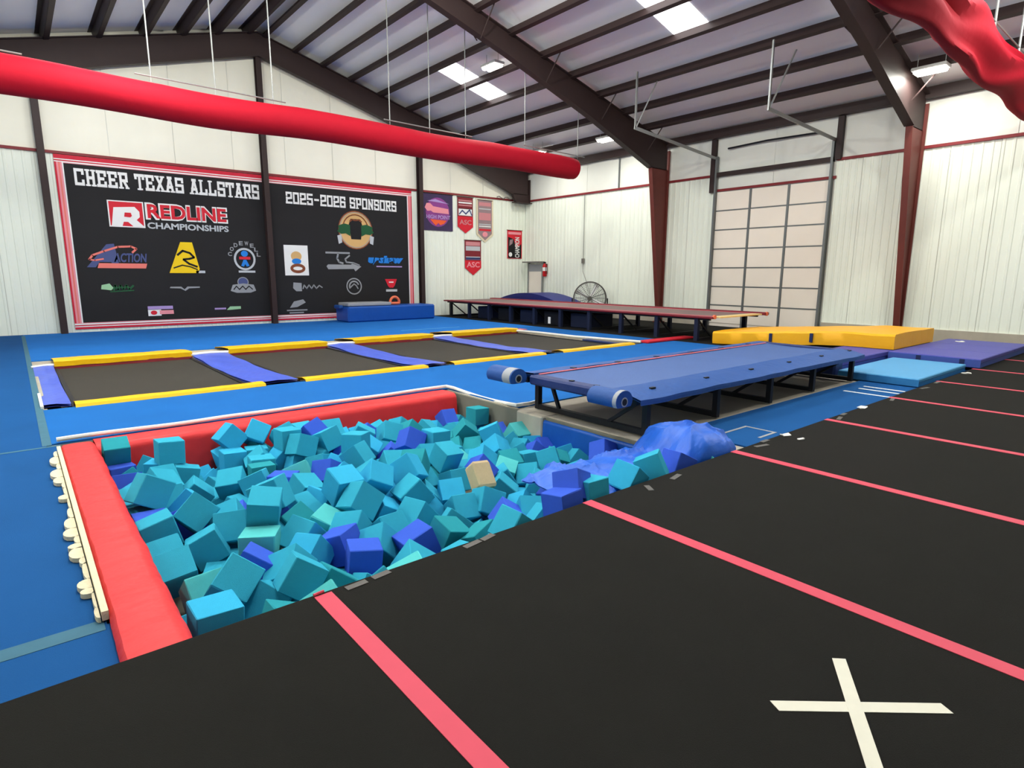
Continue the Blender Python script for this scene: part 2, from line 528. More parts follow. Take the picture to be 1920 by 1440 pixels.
def liner_mesh(name, wd, z0, z1, ribs, axis):
    """ribbed sheet; local u along the wall, depth into the room, origin at its lower left"""
    prof = liner_profile(wd - 0.006, ribs)
    vs, fs = [], []
    for u, d in prof:
        for z in (z0, z1):
            vs.append((u, -d, z) if axis == 'X' else (-d, u, z))
    for i in range(len(prof) - 1):
        fs.append((2 * i, 2 * i + 2, 2 * i + 3, 2 * i + 1) if axis == 'X' else (2 * i, 2 * i + 1, 2 * i + 3, 2 * i + 2))
    me = bpy.data.meshes.new(name)
    me.from_pydata(vs, [], fs)
    me.materials.append(M['wall_liner'])
    return me


PW = 0.915
me_a = liner_mesh('liner_panel', PW, ZB, ZT, 5, 'X')
x = -1.95
while x < XB - 0.3:
    shared('liner_panel', me_a, (x, YA - 0.005, 0), wall_back)
    x += PW
me_b = liner_mesh('liner_panel', PW, 0.25, ZT, 5, 'Y')
DY0, DY1, DZ = 7.09, 10.43, 3.95                     # overhead door opening
y = 0.0
ys = []
while y < DY0 - 0.05:
    ys.append(y)
    y += PW
for y in ys:
    if y + PW <= DY0 + 0.02:
        shared('liner_panel', me_b, (XB - 0.005, y, 0), wall_right)
me_c = liner_mesh('liner_panel', DY0 - 0.05 - (ys[-1] if ys[-1] + PW > DY0 + 0.02 else DY0 - 0.6), 0.25, ZT, 4, 'Y')
if ys[-1] + PW > DY0 + 0.02:
    shared('liner_panel', me_c, (XB - 0.005, ys[-1], 0), wall_right)
y = DY1 + 0.06
while y < YA - 0.05:
    wd = min(PW, YA - 0.02 - y)
    if wd < PW - 0.01:
        shared('liner_panel', liner_mesh('liner_panel', wd, 0.25, ZT, max(2, int(wd / 0.18)), 'Y'), (XB - 0.005, y, 0), wall_right)
    else:
        shared('liner_panel', me_b, (XB - 0.005, y, 0), wall_right)
    y += PW

# vinyl faced insulation blankets above the liner
def blanket(u0, u1, z0, zf, wall, axis, m):
    b = MB()
    n = 6
    def fn(a, c):
        u = u0 + 0.006 + (u1 - u0 - 0.012) * a
        z = z0 + (zf(u) - z0) * c
        dep = 0.008 + 0.03 * math.sin(math.pi * a) ** 0.6 + 0.012 * noise.noise(Vector((u * 1.3, z * 1.1, 3.3 if axis == 'X' else 9.1)))
        return (u, YA + 0.015 - dep, z) if axis == 'X' else (XB + 0.015 - dep, u, z)
    b.grid(10, 8, fn)
    return b.build('insulation_blanket', M[m], wall, smooth=True)


u = -2.2
while u < XB - 0.1:
    u1 = min(u + 1.52, XB)
    blanket(u, u1, ZT + 0.02, lambda t: zr0(t) - 0.02, wall_back, 'X', 'insulation_warm')
    u = u1
u = 0.2
for a, c in ((0.2, 1.8), (1.8, 3.4), (3.4, 5.15), (5.15, 7.0), (7.0, 8.7), (8.7, 10.5), (10.5, 12.2), (12.2, 14.25), (14.25, 15.8), (15.8, 17.4), (17.4, YA)):
    blanket(a, c, (DZ + 0.02) if DY0 - 0.1 <= a < DY1 else ZT + 0.02, lambda t: zr0(XB) - 0.05, wall_right, 'Y', 'insulation')

# girts / trims: thin dark red angle on top of the liner
struct(B('trim_1', M['trim_red'], None, -2.2, XB - 0.02, YA - 0.06, YA - 0.004, ZT - 0.02, ZT + 0.045))
struct(B('trim_2', M['trim_red'], None, XB - 0.06, XB - 0.004, 0.0, DY0 - 0.08, ZT - 0.02, ZT + 0.045))
struct(B('trim_3', M['trim_red'], None, XB - 0.06, XB - 0.004, DY1 + 0.08, YA - 0.07, ZT - 0.02, ZT + 0.045))
struct(B('baseboard_right', M['concrete'], None, XB - 0.06, XB + 0.0, 0.0, DY0 - 0.08, ZB, 0.25))
struct(B('baseboard_right', M['concrete'], None, XB - 0.06, XB + 0.0, DY1 + 0.08, YA - 0.1, ZB, 0.25))

# gable-wall columns and main-frame columns
for xc, top in ((0.92, 6.2), (6.22, 7.75), (11.58, 6.2)):
    b = MB()
    b.box(xc - 0.075, xc + 0.075, YA - 0.27, YA - 0.255, ZB, top).box(xc - 0.008, xc + 0.008, YA - 0.26, YA - 0.07, ZB, top)
    b.box(xc - 0.075, xc + 0.075, YA - 0.085, YA - 0.07, ZB, top)
    b.build('column', M['steel'], wall_back)
column(12.2, ZK1, wall_right)
column(5.15, ZK2, wall_right)
column(18.93, ZKG, wall_right, x_in_base=15.9, zb=4.3, m='steel')
for yy, zk in ((12.2, ZK1), (5.15, ZK2), (18.93, ZKG)):
    column(yy, zk, wall_left, -1)
# surface conduit strips on the upper wall
MB().box(XB - 0.07, XB - 0.04, 14.22, 14.26, ZT + 0.05, 5.45).build('wall_strap', M['galv_dark'], wall_right)

# ---------------------------------------------------------------- overhead door
d1 = struct(B('door_1', M['door_white'], None, XB - 0.02, XB + 0.01, DY0, DY1, ZB, DZ))
SH = (DZ - 0.02) / 7.0
cw = (DY1 - DY0) / 3.0
for i in range(7):
    for k in range(3):
        z0 = 0.02 + i * SH
        MB().box(XB - 0.04, XB - 0.02, DY0 + k * cw + 0.035, DY0 + (k + 1) * cw - 0.035, z0 + 0.018, z0 + SH - 0.018, ch=0.004).build('door_panel', M['door_white'], d1)
for k in range(4):
    yc = DY0 + k * cw
    MB().box(XB - 0.055, XB - 0.02, yc - 0.03, yc + 0.03, ZB, DZ).build('door_stile', M['galv_dark'], d1)
for i in range(1, 8):
    z0 = 0.02 + i * SH
    MB().box(XB - 0.048, XB - 0.02, DY0 + 0.03, DY1 - 0.03, z0 - 0.016, z0 + 0.016).build('section_rail', M['galv_dark'], d1)
MB().box(XB - 0.06, XB - 0.03, DY0 - 0.1, DY1 + 0.1, DZ + 0.0, DZ + 0.07).build('door_header', M['trim_red'], d1)
MB().box(XB - 0.14, XB - 0.03, DY0 - 0.02, DY1 + 0.02, 4.37, 4.49).build('header_girt', M['steel'], d1)
for yc in (DY0 - 0.12, DY1 + 0.12):
    MB().box(XB - 0.13, XB - 0.01, yc - 0.07, yc + 0.07, DZ - 0.02 if yc > 8 else ZT, 5.45).build('jamb_post', M['steel'], d1)
    MB().box(XB - 0.15, XB - 0.06, yc - 0.03 + (0.13 if yc < 8 else -0.13), yc + 0.03 + (0.13 if yc < 8 else -0.13), ZB, 4.95).build('vertical_track', M['galv_dark'], d1)
MB().tube([(XB - 0.12, DY1 - 0.35, 5.13), (XB - 0.12, 8.9, 5.17), (XB - 0.12, DY0 + 0.35, 5.14)], 0.025, 8).build('torsion_shaft', M['black_metal'], d1)
for y0, xe, ze in ((DY1 + 0.02, 12.75, 5.2), (DY0 - 0.02, 13.1, 5.06)):
    MB().bar((XB - 0.12, y0, 4.9), (xe, y0, ze), 0.035, 0.075).build('horizontal_track', M['galv'], d1)
    MB().bar((xe + 0.03, y0, ze), (xe + 0.03, y0, zr0(xe) - 0.2), 0.05, 0.035).build('track_hanger', M['galv'], d1)
    MB().bar((xe + 0.05, y0, ze), (xe + 0.55, y0 - 0.25, zr0(xe + 0.55) - 0.2), 0.035, 0.025).build('track_hanger', M['galv'], d1)

# ---------------------------------------------------------------- small exit door by the corner
d2 = struct(B('door_2', M['door_white'], None, XB - 0.05, XB - 0.02, 18.12, 18.92, ZB, 1.9))
B('door_frame', M['galv'], d2, XB - 0.09, XB - 0.02, 18.92, 18.98, ZB, 1.97)
B('door_frame', M['galv'], d2, XB - 0.09, XB - 0.02, 18.06, 18.12, ZB, 1.97)
B('door_canopy', M['grey_paint'], d2, XB - 0.32, XB - 0.02, 18.0, 19.05, 1.95, 2.0)
B('door_top_shade', M['grey_print'], d2, XB - 0.06, XB - 0.05, 18.14, 18.9, 1.6, 1.88)  # shade on the upper part of the door, laid on as a grey sheet
# ================================================================ FOAM PIT PADDING
def pillow_strip(name, m, parent, path, prof, wrinkle=0.008, seed=0.0, n=60):
    """a padded profile swept along a straight path; prof: list of (across, z)"""
    a, b, side = Vector(path[0]), Vector(path[1]), Vector(path[2])
    mb = MB()
    k = len(prof)
    def fn(s, t):
        i = int(round(t * (k - 1)))
        u, z = prof[i]
        p = a + (b - a) * s + side * u
        q = Vector((p.x * 3.0, p.y * 3.0, z * 3.0 + seed))
        wz = wrinkle * (noise.noise(q * 1.4) + 0.6 * noise.noise(q * 4.1))
        return (p.x + side.x * wz, p.y + side.y * wz, z + wz)
    mb.grid(n, k - 1, fn)
    return mb.build(name, m, parent, smooth=True)


def arc_prof(w_, z0, zlow, r, n=6):
    """flat top then rounded inner edge dropping to zlow"""
    pr = [(0.0, zlow), (0.0, z0 - 0.03), (0.02, z0 - 0.005), (w_ * 0.35, z0), (w_ - r, z0)]
    for i in range(1, n + 1):
        a = math.pi / 2 * i / n
        pr.append((w_ - r + r * math.sin(a), z0 - r + r * math.cos(a)))
    pr.append((w_ + 0.02, (z0 - r) * 0.5 + zlow * 0.5))
    pr.append((w_ + 0.02, zlow))
    return pr


pl = pillow_strip('pit_edge_pad', M['red_vinyl'], None, ((0.17, 2.576, 0), (0.17, 6.42, 0), (1, 0, 0)), arc_prof(0.26, -0.005, -0.75, 0.06), 0.006, 1.0, 110)
tag(pl, 'long red vinyl pad along the left side of the foam pit', 'pad')
pb = pillow_strip('pit_edge_pad', M['red_vinyl'], None, ((0.43, 6.74, 0), (4.36, 6.74, 0), (0, -1, 0)), arc_prof(0.36, -0.055, -0.75, 0.08), 0.004, 5.0, 110)
tag(pb, 'red vinyl pad along the rear side of the foam pit under the white edge', 'pad')
pr_ = pillow_strip('pit_edge_pad', M['crash_blue'], None, ((PX1 - 0.006, 2.6, 0), (PX1 - 0.006, 4.70, 0), (-1, 0, 0)), arc_prof(0.05, -0.10, -0.75, 0.03), 0.004, 9.0, 60)
tag(pr_, 'dark blue vinyl pad lining the pit below the blue track', 'pad')

# white edge rope of the trampoline deck
pts = []
for i in range(41):
    x = 0.16 + (4.45 - 0.16) * i / 40
    pts.append((x, 6.755 + 0.008 * math.sin(x * 2.1), ZB + 0.03 + 0.012 * noise.noise(Vector((x * 1.3, 0, 0)))))
for i in range(1, 13):
    a = i / 12.0
    pts.append((4.45 + 0.06 * math.sin(a * 3.14), 6.72 - 1.46 * a, ZB + 0.045 - 0.05 * math.sin(a * 3.14) - 0.02 * a))
pts += [(4.62, 5.22, ZB + 0.03), (4.85, 5.26, ZB + 0.03)]
wr = MB().tube(pts, 0.022, 8).build('deck_edging', M['white_trim'], None, smooth=True)
tag(wr, 'white padded edging along the blue deck above the red pit pad', 'edging')
# cream foam peeking out beside the left pad
cf = MB()
y = 3.05
random.seed(3)
cf.box(0.145, 0.172, 3.05, 6.4, -0.05, -0.006)
while y < 6.3:
    L = random.uniform(0.07, 0.26)
    wd = random.uniform(0.012, 0.03) if random.random() < 0.7 else random.uniform(0.045, 0.075)
    n = 8
    vs = []
    for i in range(n + 1):
        a = math.pi * i / n
        vs.append((0.14 - wd * math.sin(a) ** 0.7, y + L / 2 - L / 2 * math.cos(a)))
    cf.prism(vs, lambda u, v, d: (u, v, d), -0.055, -0.03)
    y += L * 0.92
tag(cf.build('foam_edging', M['cream_foam'], None), 'ragged cream foam strip sticking out beside the red left pit pad', 'foam')

# ---------------------------------------------------------------- foam cubes
CUBES = "1,0,1037,3046,-141,54,-72,-29,-33,196;1,0,742,3214,-145,86,-34,37,-10,199;1,0,1117,3879,-20,65,28,71,-3,197;1,1,574,2914,-169,2,2,-71,71,209;1,0,785,4006,-247,13,55,1,83,196;1,2,1477,3193,-233,58,-4,4,-81,195;1,0,1755,3802,-114,39,-12,91,-11,210;1,0,592,4716,-36,75,60,23,-15,210;1,0,796,4340,-128,40,54,-72,-16,204;1,1,1735,4050,-61,73,16,-66,-10,211;1,2,1841,3166,-238,67,9,-16,-72,211;1,3,1020,3692,-204,97,-4,2,-25,213;1,2,3268,3351,-308,38,-37,-68,-51,202;1,5,2058,3136,-235,67,21,2,71,201;1,0,924,5907,-77,3,72,-69,-1,208;1,2,1447,3457,-237,94,-16,-6,28,202;1,0,2815,4299,-112,64,11,74,18,199;1,0,975,4164,-232,87,46,-9,-15,205;1,0,891,3119,-288,46,-2,-51,73,201;1,1,1228,3428,-223,92,2,-31,25,198;1,1,1992,4020,-66,-11,77,-36,51,195;1,0,1653,3337,-251,68,54,1,50,197;1,0,2187,3814,-170,71,-24,-19,64,208;1,0,1261,5240,-281,-23,52,-82,-7,203;1,1,2297,4071,-77,33,-7,-36,-87,209;1,0,2297,2735,-104,0,33,1,94,201;1,0,1292,3695,-228,77,-31,25,-50,210;1,0,2077,3590,-260,73,-32,23,-56,210;1,0,1993,5573,-155,62,6,23,74,207;1,0,2492,3589,-308,29,69,20,63,197;1,2,3021,4086,-246,76,47,26,-38,213;1,0,556,3741,-240,31,65,-38,-58,198;1,1,1509,6214,-123,27,30,-60,69,207;1,2,4240,3707,-207,52,-15,83,-13,196;1,0,1063,3289,-218,13,40,-33,85,203;1,0,562,4266,-173,70,-10,-7,70,202;1,0,2692,3535,-283,22,12,-53,81,202;1,5,555,6208,-90,58,-40,-58,41,199;1,0,2285,4973,-175,71,49,-49,-11,201;1,0,1590,3618,-244,76,44,45,-14,212;1,2,2826,4936,-118,42,24,50,-72,205;1,2,907,3449,-209,20,44,48,-73,197;1,3,629,3377,-248,25,-63,-33,65,195;1,1,1468,6003,-302,71,1,2,71,204;1,0,1235,4112,-35,31,-16,13,93,213;1,1,2594,3890,-298,67,-44,-57,19,198;1,0,1697,4737,-291,61,-27,-55,51,211;1,1,1767,6216,-131,66,12,-52,-53,204;1,0,2267,5604,-144,66,44,38,-47,204;1,0,3827,4028,-286,47,58,-5,66,200;1,3,1496,3810,-245,91,21,5,35,207;1,0,2379,5197,-112,94,-2,3,33,205;1,0,2938,5589,-210,80,-21,-52,20,213;1,5,1202,3022,-261,72,60,16,-30,212;1,0,1685,2940,-256,58,73,6,-36,206;1,5,4272,5801,-235,72,-1,-69,1,207;1,0,995,5370,-352,65,-65,-20,-34,205;1,0,1933,5789,-115,3,75,-66,-1,197;1,0,3473,3776,-370,22,79,-29,49,196;1,0,1846,3546,-289,32,66,-18,-65,204;1,5,2208,2956,-251,54,49,-63,-26,200;1,2,3532,3414,-322,2,-38,-93,2,209;1,0,1424,5101,-286,21,-17,15,95,210;1,0,3084,3841,-358,35,33,-11,87,208;1,5,3706,5258,-238,7,-35,-53,-77,199;1,0,3068,4860,-125,72,-2,1,-70,206;1,0,3573,4032,-404,5,-85,-36,-38,210;1,5,1346,3964,-247,63,44,-64,-6,207;1,1,3617,3190,-309,54,-70,46,-10,212;1,2,1991,4984,-271,30,35,80,38,200;1,0,2771,4090,-278,3,0,-84,-54,198;1,0,1006,5762,-296,-14,-4,67,-72,196;1,0,760,5419,-234,-20,94,16,-23,209;1,0,1464,4185,-247,64,-55,53,-10,207;1,1,3625,4599,-275,83,18,-45,-29,213;1,0,2829,3166,-283,9,-60,43,-67,200;1,1,1952,3805,-266,35,69,51,36,200;1,0,4041,3333,-333,62,-27,68,-29,207;1,0,2758,2953,-269,88,-7,40,-23,209;1,3,4275,5037,-315,89,-46,1,1,206;1,2,2209,5836,-124,45,28,-31,79,212;1,1,3324,4442,-293,39,46,77,17,204;1,0,1018,4415,-275,19,60,-55,-55,211;1,1,3816,4921,-214,33,52,-15,77,210;1,5,2447,4222,-99,73,41,53,-12,203;1,2,4071,6183,-327,32,-62,-31,65,196;1,5,1547,5375,-296,3,68,-74,2,199;1,0,4059,3131,-336,82,55,11,-8,198;1,1,843,4790,-241,89,-11,38,-23,203;1,0,550,4039,-270,5,-1,87,-49,196;1,0,2546,4782,-263,94,32,5,-9,210;1,5,833,2703,-189,60,30,-47,-57,205;1,0,4231,4040,-389,80,24,30,46,206;1,3,1046,2702,-198,14,-84,-7,52,196;1,3,3400,4189,-349,42,-57,13,69,195;1,5,3590,4347,-346,-9,65,-26,71,202;1,2,2625,3190,-278,34,5,-74,58,196;1,3,1555,2740,-218,-10,59,-79,15,207;1,1,1871,5806,-313,4,-39,-6,92,204;1,1,3711,3563,-318,59,-4,76,27,199;1,0,1606,5581,-297,72,-5,-69,-3,211;1,3,1792,5117,-294,58,-29,-76,3,213;1,1,3810,3323,-334,71,14,-68,13,196;1,5,3661,5029,-375,-24,38,-89,-1,201;1,0,2242,3349,-293,71,-43,-11,55,202;1,4,2806,3766,-322,27,-61,67,32,195;1,1,1651,4278,-259,21,-48,-84,16,208;1,3,4273,3139,-352,30,-37,-63,-61,204;1,0,4093,3580,-353,27,-63,34,64,196;1,0,3804,4321,-362,71,-10,-70,1,196;1,0,4267,3367,-349,33,29,-63,64,208;1,1,1942,5567,-368,79,58,13,-14,208;1,0,2472,6029,-196,28,66,-64,27,211;1,0,1658,5786,-304,70,-57,33,27,205;1,0,777,5150,-281,68,-27,-67,12,204;1,1,2561,5337,-236,48,77,-4,-41,201;1,1,2287,3775,-348,1,-38,74,55,203;1,3,3478,2943,-313,34,-78,-39,-34,210;1,5,4026,4140,-372,79,-53,28,-11,208;1,2,1603,4987,-299,95,-3,3,-31,211;1,0,804,3760,-406,41,-60,-40,-56,212;1,2,4271,4594,-398,37,67,-60,25,209;1,1,2925,3385,-342,89,-24,39,-4,196;1,0,2620,5571,-160,62,70,3,-34,197;1,2,772,4525,-270,67,-26,16,68,208;1,0,3235,4021,-351,83,-24,-14,49,203;1,2,4060,4507,-392,69,13,41,58,202;1,0,2567,4285,-308,26,64,36,63,195;1,5,3207,5622,-245,65,-45,10,-61,207;1,3,3821,3904,-442,81,-28,-10,-50,196;1,0,2080,5331,-322,28,10,-80,-53,208;1,0,3212,2927,-310,25,-61,65,-39,203;1,1,1471,6214,-325,-7,-13,-10,98,200;1,0,4062,4712,-397,60,-29,-23,71,207;1,0,3568,5851,-333,34,79,-38,35,209;1,0,3891,3719,-379,44,-26,-1,86,208;1,0,790,6218,-307,64,20,-47,-57,199;1,1,844,5980,-281,4,52,-85,-1,206;1,0,2415,3996,-318,10,-43,-56,-70,196;1,0,2758,4535,-178,5,9,-92,38,205;1,0,802,5640,-260,28,53,75,-26,199;1,0,1902,2732,-223,2,82,-57,-2,201;1,2,562,6081,-281,52,-48,-54,-45,198;1,0,1216,4959,-420,17,-90,-36,19,197;1,0,1387,2971,-348,11,-70,-61,37,200;1,0,1982,6027,-162,32,93,2,17,202;1,1,1230,6217,-518,88,-47,-10,-1,201;1,2,2759,5210,-337,18,48,-79,-34,213;1,0,1688,5999,-312,56,45,-52,45,203;1,2,550,5626,-259,16,69,-69,13,212;1,0,3292,6007,-293,5,86,25,45,207;1,0,1247,5740,-491,27,-25,11,-92,199;1,5,3473,5131,-381,54,-66,-51,12,201;1,1,1250,5984,-498,11,-64,-56,52,200;1,0,4069,4933,-390,6,65,-67,35,206;1,1,4278,4288,-398,-22,-70,-65,18,196;1,0,2194,6058,-166,66,7,-5,75,197;1,0,3902,2930,-320,64,-30,67,-21,209;1,0,3847,4550,-381,-7,-5,-48,87,203;1,2,546,4468,-214,50,48,50,-52,204;1,0,2178,5580,-342,24,-27,62,69,202;1,1,2170,5139,-308,14,-43,45,77,203;1,0,1203,5290,-483,50,33,-47,65,201;1,0,3845,5781,-409,33,58,13,74,205;1,0,2252,4688,-284,14,-47,-47,-74,205;1,0,1318,2702,-204,52,-23,-78,25,201;1,2,2377,5611,-355,85,41,19,-26,199;1,0,2972,4310,-325,60,-39,63,-29,204;1,0,953,3930,-422,68,14,70,-16,207;1,2,4256,2925,-334,-28,83,-49,0,203;1,1,4278,4800,-401,62,0,71,-34,196;1,2,4260,5392,-383,66,24,67,24,200;1,5,1759,6196,-337,25,-41,29,83,208;1,0,3127,6214,-362,66,-31,48,-49,208;1,5,583,5836,-306,71,3,-32,-63,210;1,1,3733,6004,-396,9,-44,-84,32,209;1,0,2816,5417,-353,39,35,29,-80,200;1,2,1231,4136,-245,10,93,29,22,206;1,2,2772,5789,-245,43,70,-57,-2,197;1,0,1122,3885,-227,26,36,-82,-35,197;1,5,2767,4320,-313,68,25,-1,-69,205;1,3,3182,4630,-358,70,-38,52,-31,203;1,2,1163,4723,-413,30,52,-69,-40,205;1,1,2204,4052,-281,92,0,-29,-25,209;1,0,4270,6211,-440,16,-68,-67,26,211;1,0,1216,5495,-495,-4,-72,-63,-28,196;1,1,936,4191,-432,52,-60,-60,-12,196;1,0,2467,3407,-476,51,-75,11,-41,210;1,1,1865,4338,-139,32,18,46,-81,201;1,1,3345,3927,-545,60,60,40,36,200;1,0,3442,4735,-398,49,-39,-26,-74,196;1,1,2678,6218,-369,-4,15,32,-94,199;1,0,1056,5875,-485,34,72,2,-61,200;1,0,549,4673,-242,2,100,0,-2,208;1,0,1390,3416,-439,69,-21,-67,-18,197;1,1,2892,6212,-370,66,-21,62,-38,209;1,0,3243,4875,-334,72,70,0,5,200;1,1,4246,5841,-436,40,60,-36,59,195;1,5,3582,5326,-387,8,86,-29,42,207;1,1,4065,6046,-470,32,-62,-31,65,197;0,1,2693,3607,-489,65,-17,13,-73,206;0,0,2679,3400,-493,49,36,-30,-74,207;0,0,3226,3711,-517,29,63,28,-67,207;0,0,1008,2911,-367,62,-31,-30,65,205;0,0,2172,2717,-261,64,29,-32,-64,201;0,0,1431,6216,-524,20,82,-23,-48,202;0,0,804,4371,-641,33,64,-59,37,202;0,5,4009,5371,-401,50,-80,-8,-34,209;0,0,1951,6054,-357,29,14,-85,43,196;0,0,4278,4022,-591,92,39,7,-1,195;0,0,794,4353,-441,65,15,46,-59,195;0,0,3554,3389,-532,60,-3,0,-80,210;0,0,564,3163,-341,31,-60,28,-68,212;0,1,1806,3369,-458,98,-8,4,-16,196;0,0,1601,5992,-516,87,18,18,43,211;0,0,2584,4984,-377,5,-7,90,-43,202;0,5,1429,5841,-503,23,-46,-18,-84,204;0,1,544,5294,-253,75,-22,-13,61,204;0,0,2339,5250,-318,80,-46,-30,-23,203;0,1,3663,4346,-568,10,-47,-66,-58,200;0,1,2872,5635,-555,82,-30,-23,42,210;0,0,1785,5882,-517,35,-56,17,73,207;0,0,1019,6193,-384,23,-36,68,60,212;0,0,1296,3237,-423,15,17,41,88,208;0,0,1729,3995,-263,1,-88,0,-48,195;0,0,2963,6001,-368,56,-43,15,-69,204;0,0,4236,5211,-493,21,40,79,-41,206;0,0,618,3517,-611,92,33,-18,-10,195;0,1,2048,4221,-269,2,-22,-98,2,212;0,5,2383,6213,-364,69,-22,-64,26,207;0,0,2455,2713,-227,65,-62,-26,-35,200;0,1,2317,4240,-301,82,22,36,38,212;0,0,4269,2709,-319,27,34,-64,63,212;0,0,3044,2708,-268,2,100,0,-2,210;0,0,2812,4959,-326,87,17,44,16,212;0,0,3095,5067,-353,41,-78,15,-44,204;0,0,2761,4707,-301,31,-55,-20,75,202;0,0,1909,4491,-321,9,3,-86,-50,210;0,1,1412,4736,-368,21,-71,-57,-37,209;0,1,2689,6004,-359,69,-5,72,3,206;0,1,2492,5832,-348,68,27,64,22,205;0,1,3471,2730,-296,-30,-55,-75,23,204;0,0,578,2703,-376,69,41,9,59,206;0,0,3028,4854,-331,-6,94,16,29,208;0,1,2503,4516,-327,64,65,-18,36,208;0,3,2985,5791,-363,5,65,-2,-75,207;0,0,550,5087,-236,-17,74,8,-65,210;0,1,3304,5253,-373,24,94,-25,9,212;0,1,2147,4450,-291,91,-35,-7,19,199;0,0,3008,5265,-356,37,5,92,13,202;0,0,1947,4009,-262,32,-65,61,-33,202;0,1,3675,2722,-322,53,30,30,-73,201;0,1,3881,2712,-316,0,3,71,70,211;0,0,554,2909,-376,53,83,3,-19,208;0,1,3255,2707,-288,84,-19,-46,23,213;0,5,2073,5789,-325,68,-22,-40,-58,199;0,1,2283,5818,-339,64,-15,-73,15,208;0,0,2583,5601,-362,-11,-59,74,-30,212;0,0,2185,6061,-366,-20,-93,-13,-29,199;0,0,2622,2734,-351,75,-24,-34,51,206;1,2,2890,2800,20,15,-18,-19,-95,205;1,0,3750,2770,-10,46,-17,16,86,205;1,2,4080,2760,-60,97,-1,23,-10,205;1,3,4370,2740,-90,84,-1,35,-41,205;1,1,3420,2740,-30,89,7,-45,1,205;1,0,3000,2740,-30,71,-4,6,71,205;1,2,2740,2740,-60,66,-75,-3,-1,205"
CN = ['teal', 'azure blue', 'royal blue', 'pale mint', 'beige', 'sea green']


def cube_label(c, x, y, R):
    if c == 4:
        return 'worn beige foam block lying among the blue foam cubes', None
    up = sorted(abs(R[2][i]) for i in range(3))
    pose = 'lying flat' if up[2] > 0.955 else ('balanced on a corner' if up[0] > 0.36 else ('tipped on an edge' if up[1] > 0.45 else 'leaning slightly'))
    row = 'by the black floor edge' if y < 3.25 else ('front half of pit' if y < 4.25 else ('rear half of pit' if y < 5.4 else 'by the rear red pad'))
    side = 'far left' if x < 0.95 else ('left of centre' if x < 2.0 else ('right of centre' if x < 3.1 else 'far right'))
    lb = '%s foam cube %s, %s, %s' % (CN[c], pose, row, side)
    return lb, '%s foam cubes in the pit' % CN[c]


def cube_mesh(m, ch, seed):
    random.seed(seed)
    b = MB().obox((0, 0, 0), (1, 1, 1), None, ch)
    vs = [tuple(c + random.uniform(-0.012, 0.012) for c in v) for v in b.v]
    me = bpy.data.meshes.new('foam_cube')
    me.from_pydata(vs, [], b.f)
    me.materials.append(m)
    return me


CM = [[cube_mesh(m, 0.09 if i == 4 else 0.022, 10 * i + k) for k in range(4)] for i, m in enumerate(M['foam'])]
for n, row in enumerate(CUBES.split(';')):
    r = [int(t) for t in row.split(',')]
    if r[1] == 4:
        r[4] += 170
    o = link('foam_cube', CM[r[1]][n % 4], (r[2] / 1000, r[3] / 1000, r[4] / 1000))
    q = Quaternion((r[5], r[6], r[7], r[8])).normalized()
    o.rotation_mode = 'QUATERNION'
    o.rotation_quaternion = q
    s = r[9] / 1000
    o.scale = (s, s, s) if r[1] != 4 else (s * 1.2, s * 0.9, s * 0.7)
    lb_, gp_ = cube_label(r[1], r[2] / 1000, r[3] / 1000, q.to_matrix())
    tag(o, lb_, 'foam cube', gp_)

# ---------------------------------------------------------------- blue vinyl covers
# large slumped vinyl bag: a soft cushion with folds, its left end hanging into the pit
mb = MB()
BC, BA = Vector((4.56, 2.99, ZB)), -0.12
def crease(u, wv, sharp=3.0):
    """sharp cloth folds: thin ridges on a warped stripe pattern"""
    return (1 - abs(math.sin(u + wv))) ** sharp
def bagf(s, t):
    a = 2 * math.pi * s
    r = t
    c_, s_ = math.cos(a), math.sin(a)
    k = c_ * r
    pinch = 1 - 0.5 * max(0, k) ** 1.6
    lx = math.copysign(abs(c_) ** 0.8, c_) * r * 0.50
    ly = math.copysign(abs(s_) ** 0.8, s_) * r * 0.40 * pinch
    # folds gather toward the tied right end
    th = math.atan2(ly, 0.62 - lx)
    dist = math.hypot(ly, 0.62 - lx)
    q = Vector((lx * 2.6, ly * 2.6, 3.0))
    wv = 2.0 * noise.noise(q * 0.9)
    f1 = crease(5.0 * th + 1.2, wv, 2.2) * min(1, dist * 1.5) + 0.8 * crease(11 * th, 1.5 * wv, 3.0) * max(0, 0.75 - dist)
    f2 = crease(6.5 * lx + 5.0 * ly, 2.2 * wv, 3.0)
    body = max(0.0, 1 - r ** 3.2) ** 0.55
    hh = 0.20 - 0.06 * max(0, k)
    z = hh * body + (0.045 * f1 + 0.035 * f2 - 0.02 + 0.06 * noise.noise(q * 0.7)) * body ** 0.5
    z -= 0.26 * max(0, -k - 0.25) ** 1.1
    ca, sa = math.cos(BA), math.sin(BA)
    w_ = 1 + 0.10 * noise.noise(Vector((math.cos(a) * 2.2, math.sin(a) * 2.2, 1.0))) * r
    lx, ly = lx * w_, ly * w_
    return (BC.x + lx * ca - ly * sa, BC.y + lx * sa + ly * ca, BC.z + z + 0.02)
mb.grid(140, 40, bagf)
n0 = len(mb.v)
nf = len(mb.f)
mb.v += [(a, b, min(c - 0.012, max(c - 0.25, BC.z + 0.004))) for a, b, c in mb.v[:n0]]
mb.f += [tuple(i + n0 for i in f[::-1]) for f in mb.f[:nf]]
mb.f += [(i * 41 + 40, (i + 1) * 41 + 40, (i + 1) * 41 + 40 + n0, i * 41 + 40 + n0) for i in range(140)]
tag(mb.build('vinyl_bag', M['tarp'], None, smooth=True, fix=False), 'crumpled bright blue vinyl bag slumped at the end of the blue track', 'bag')
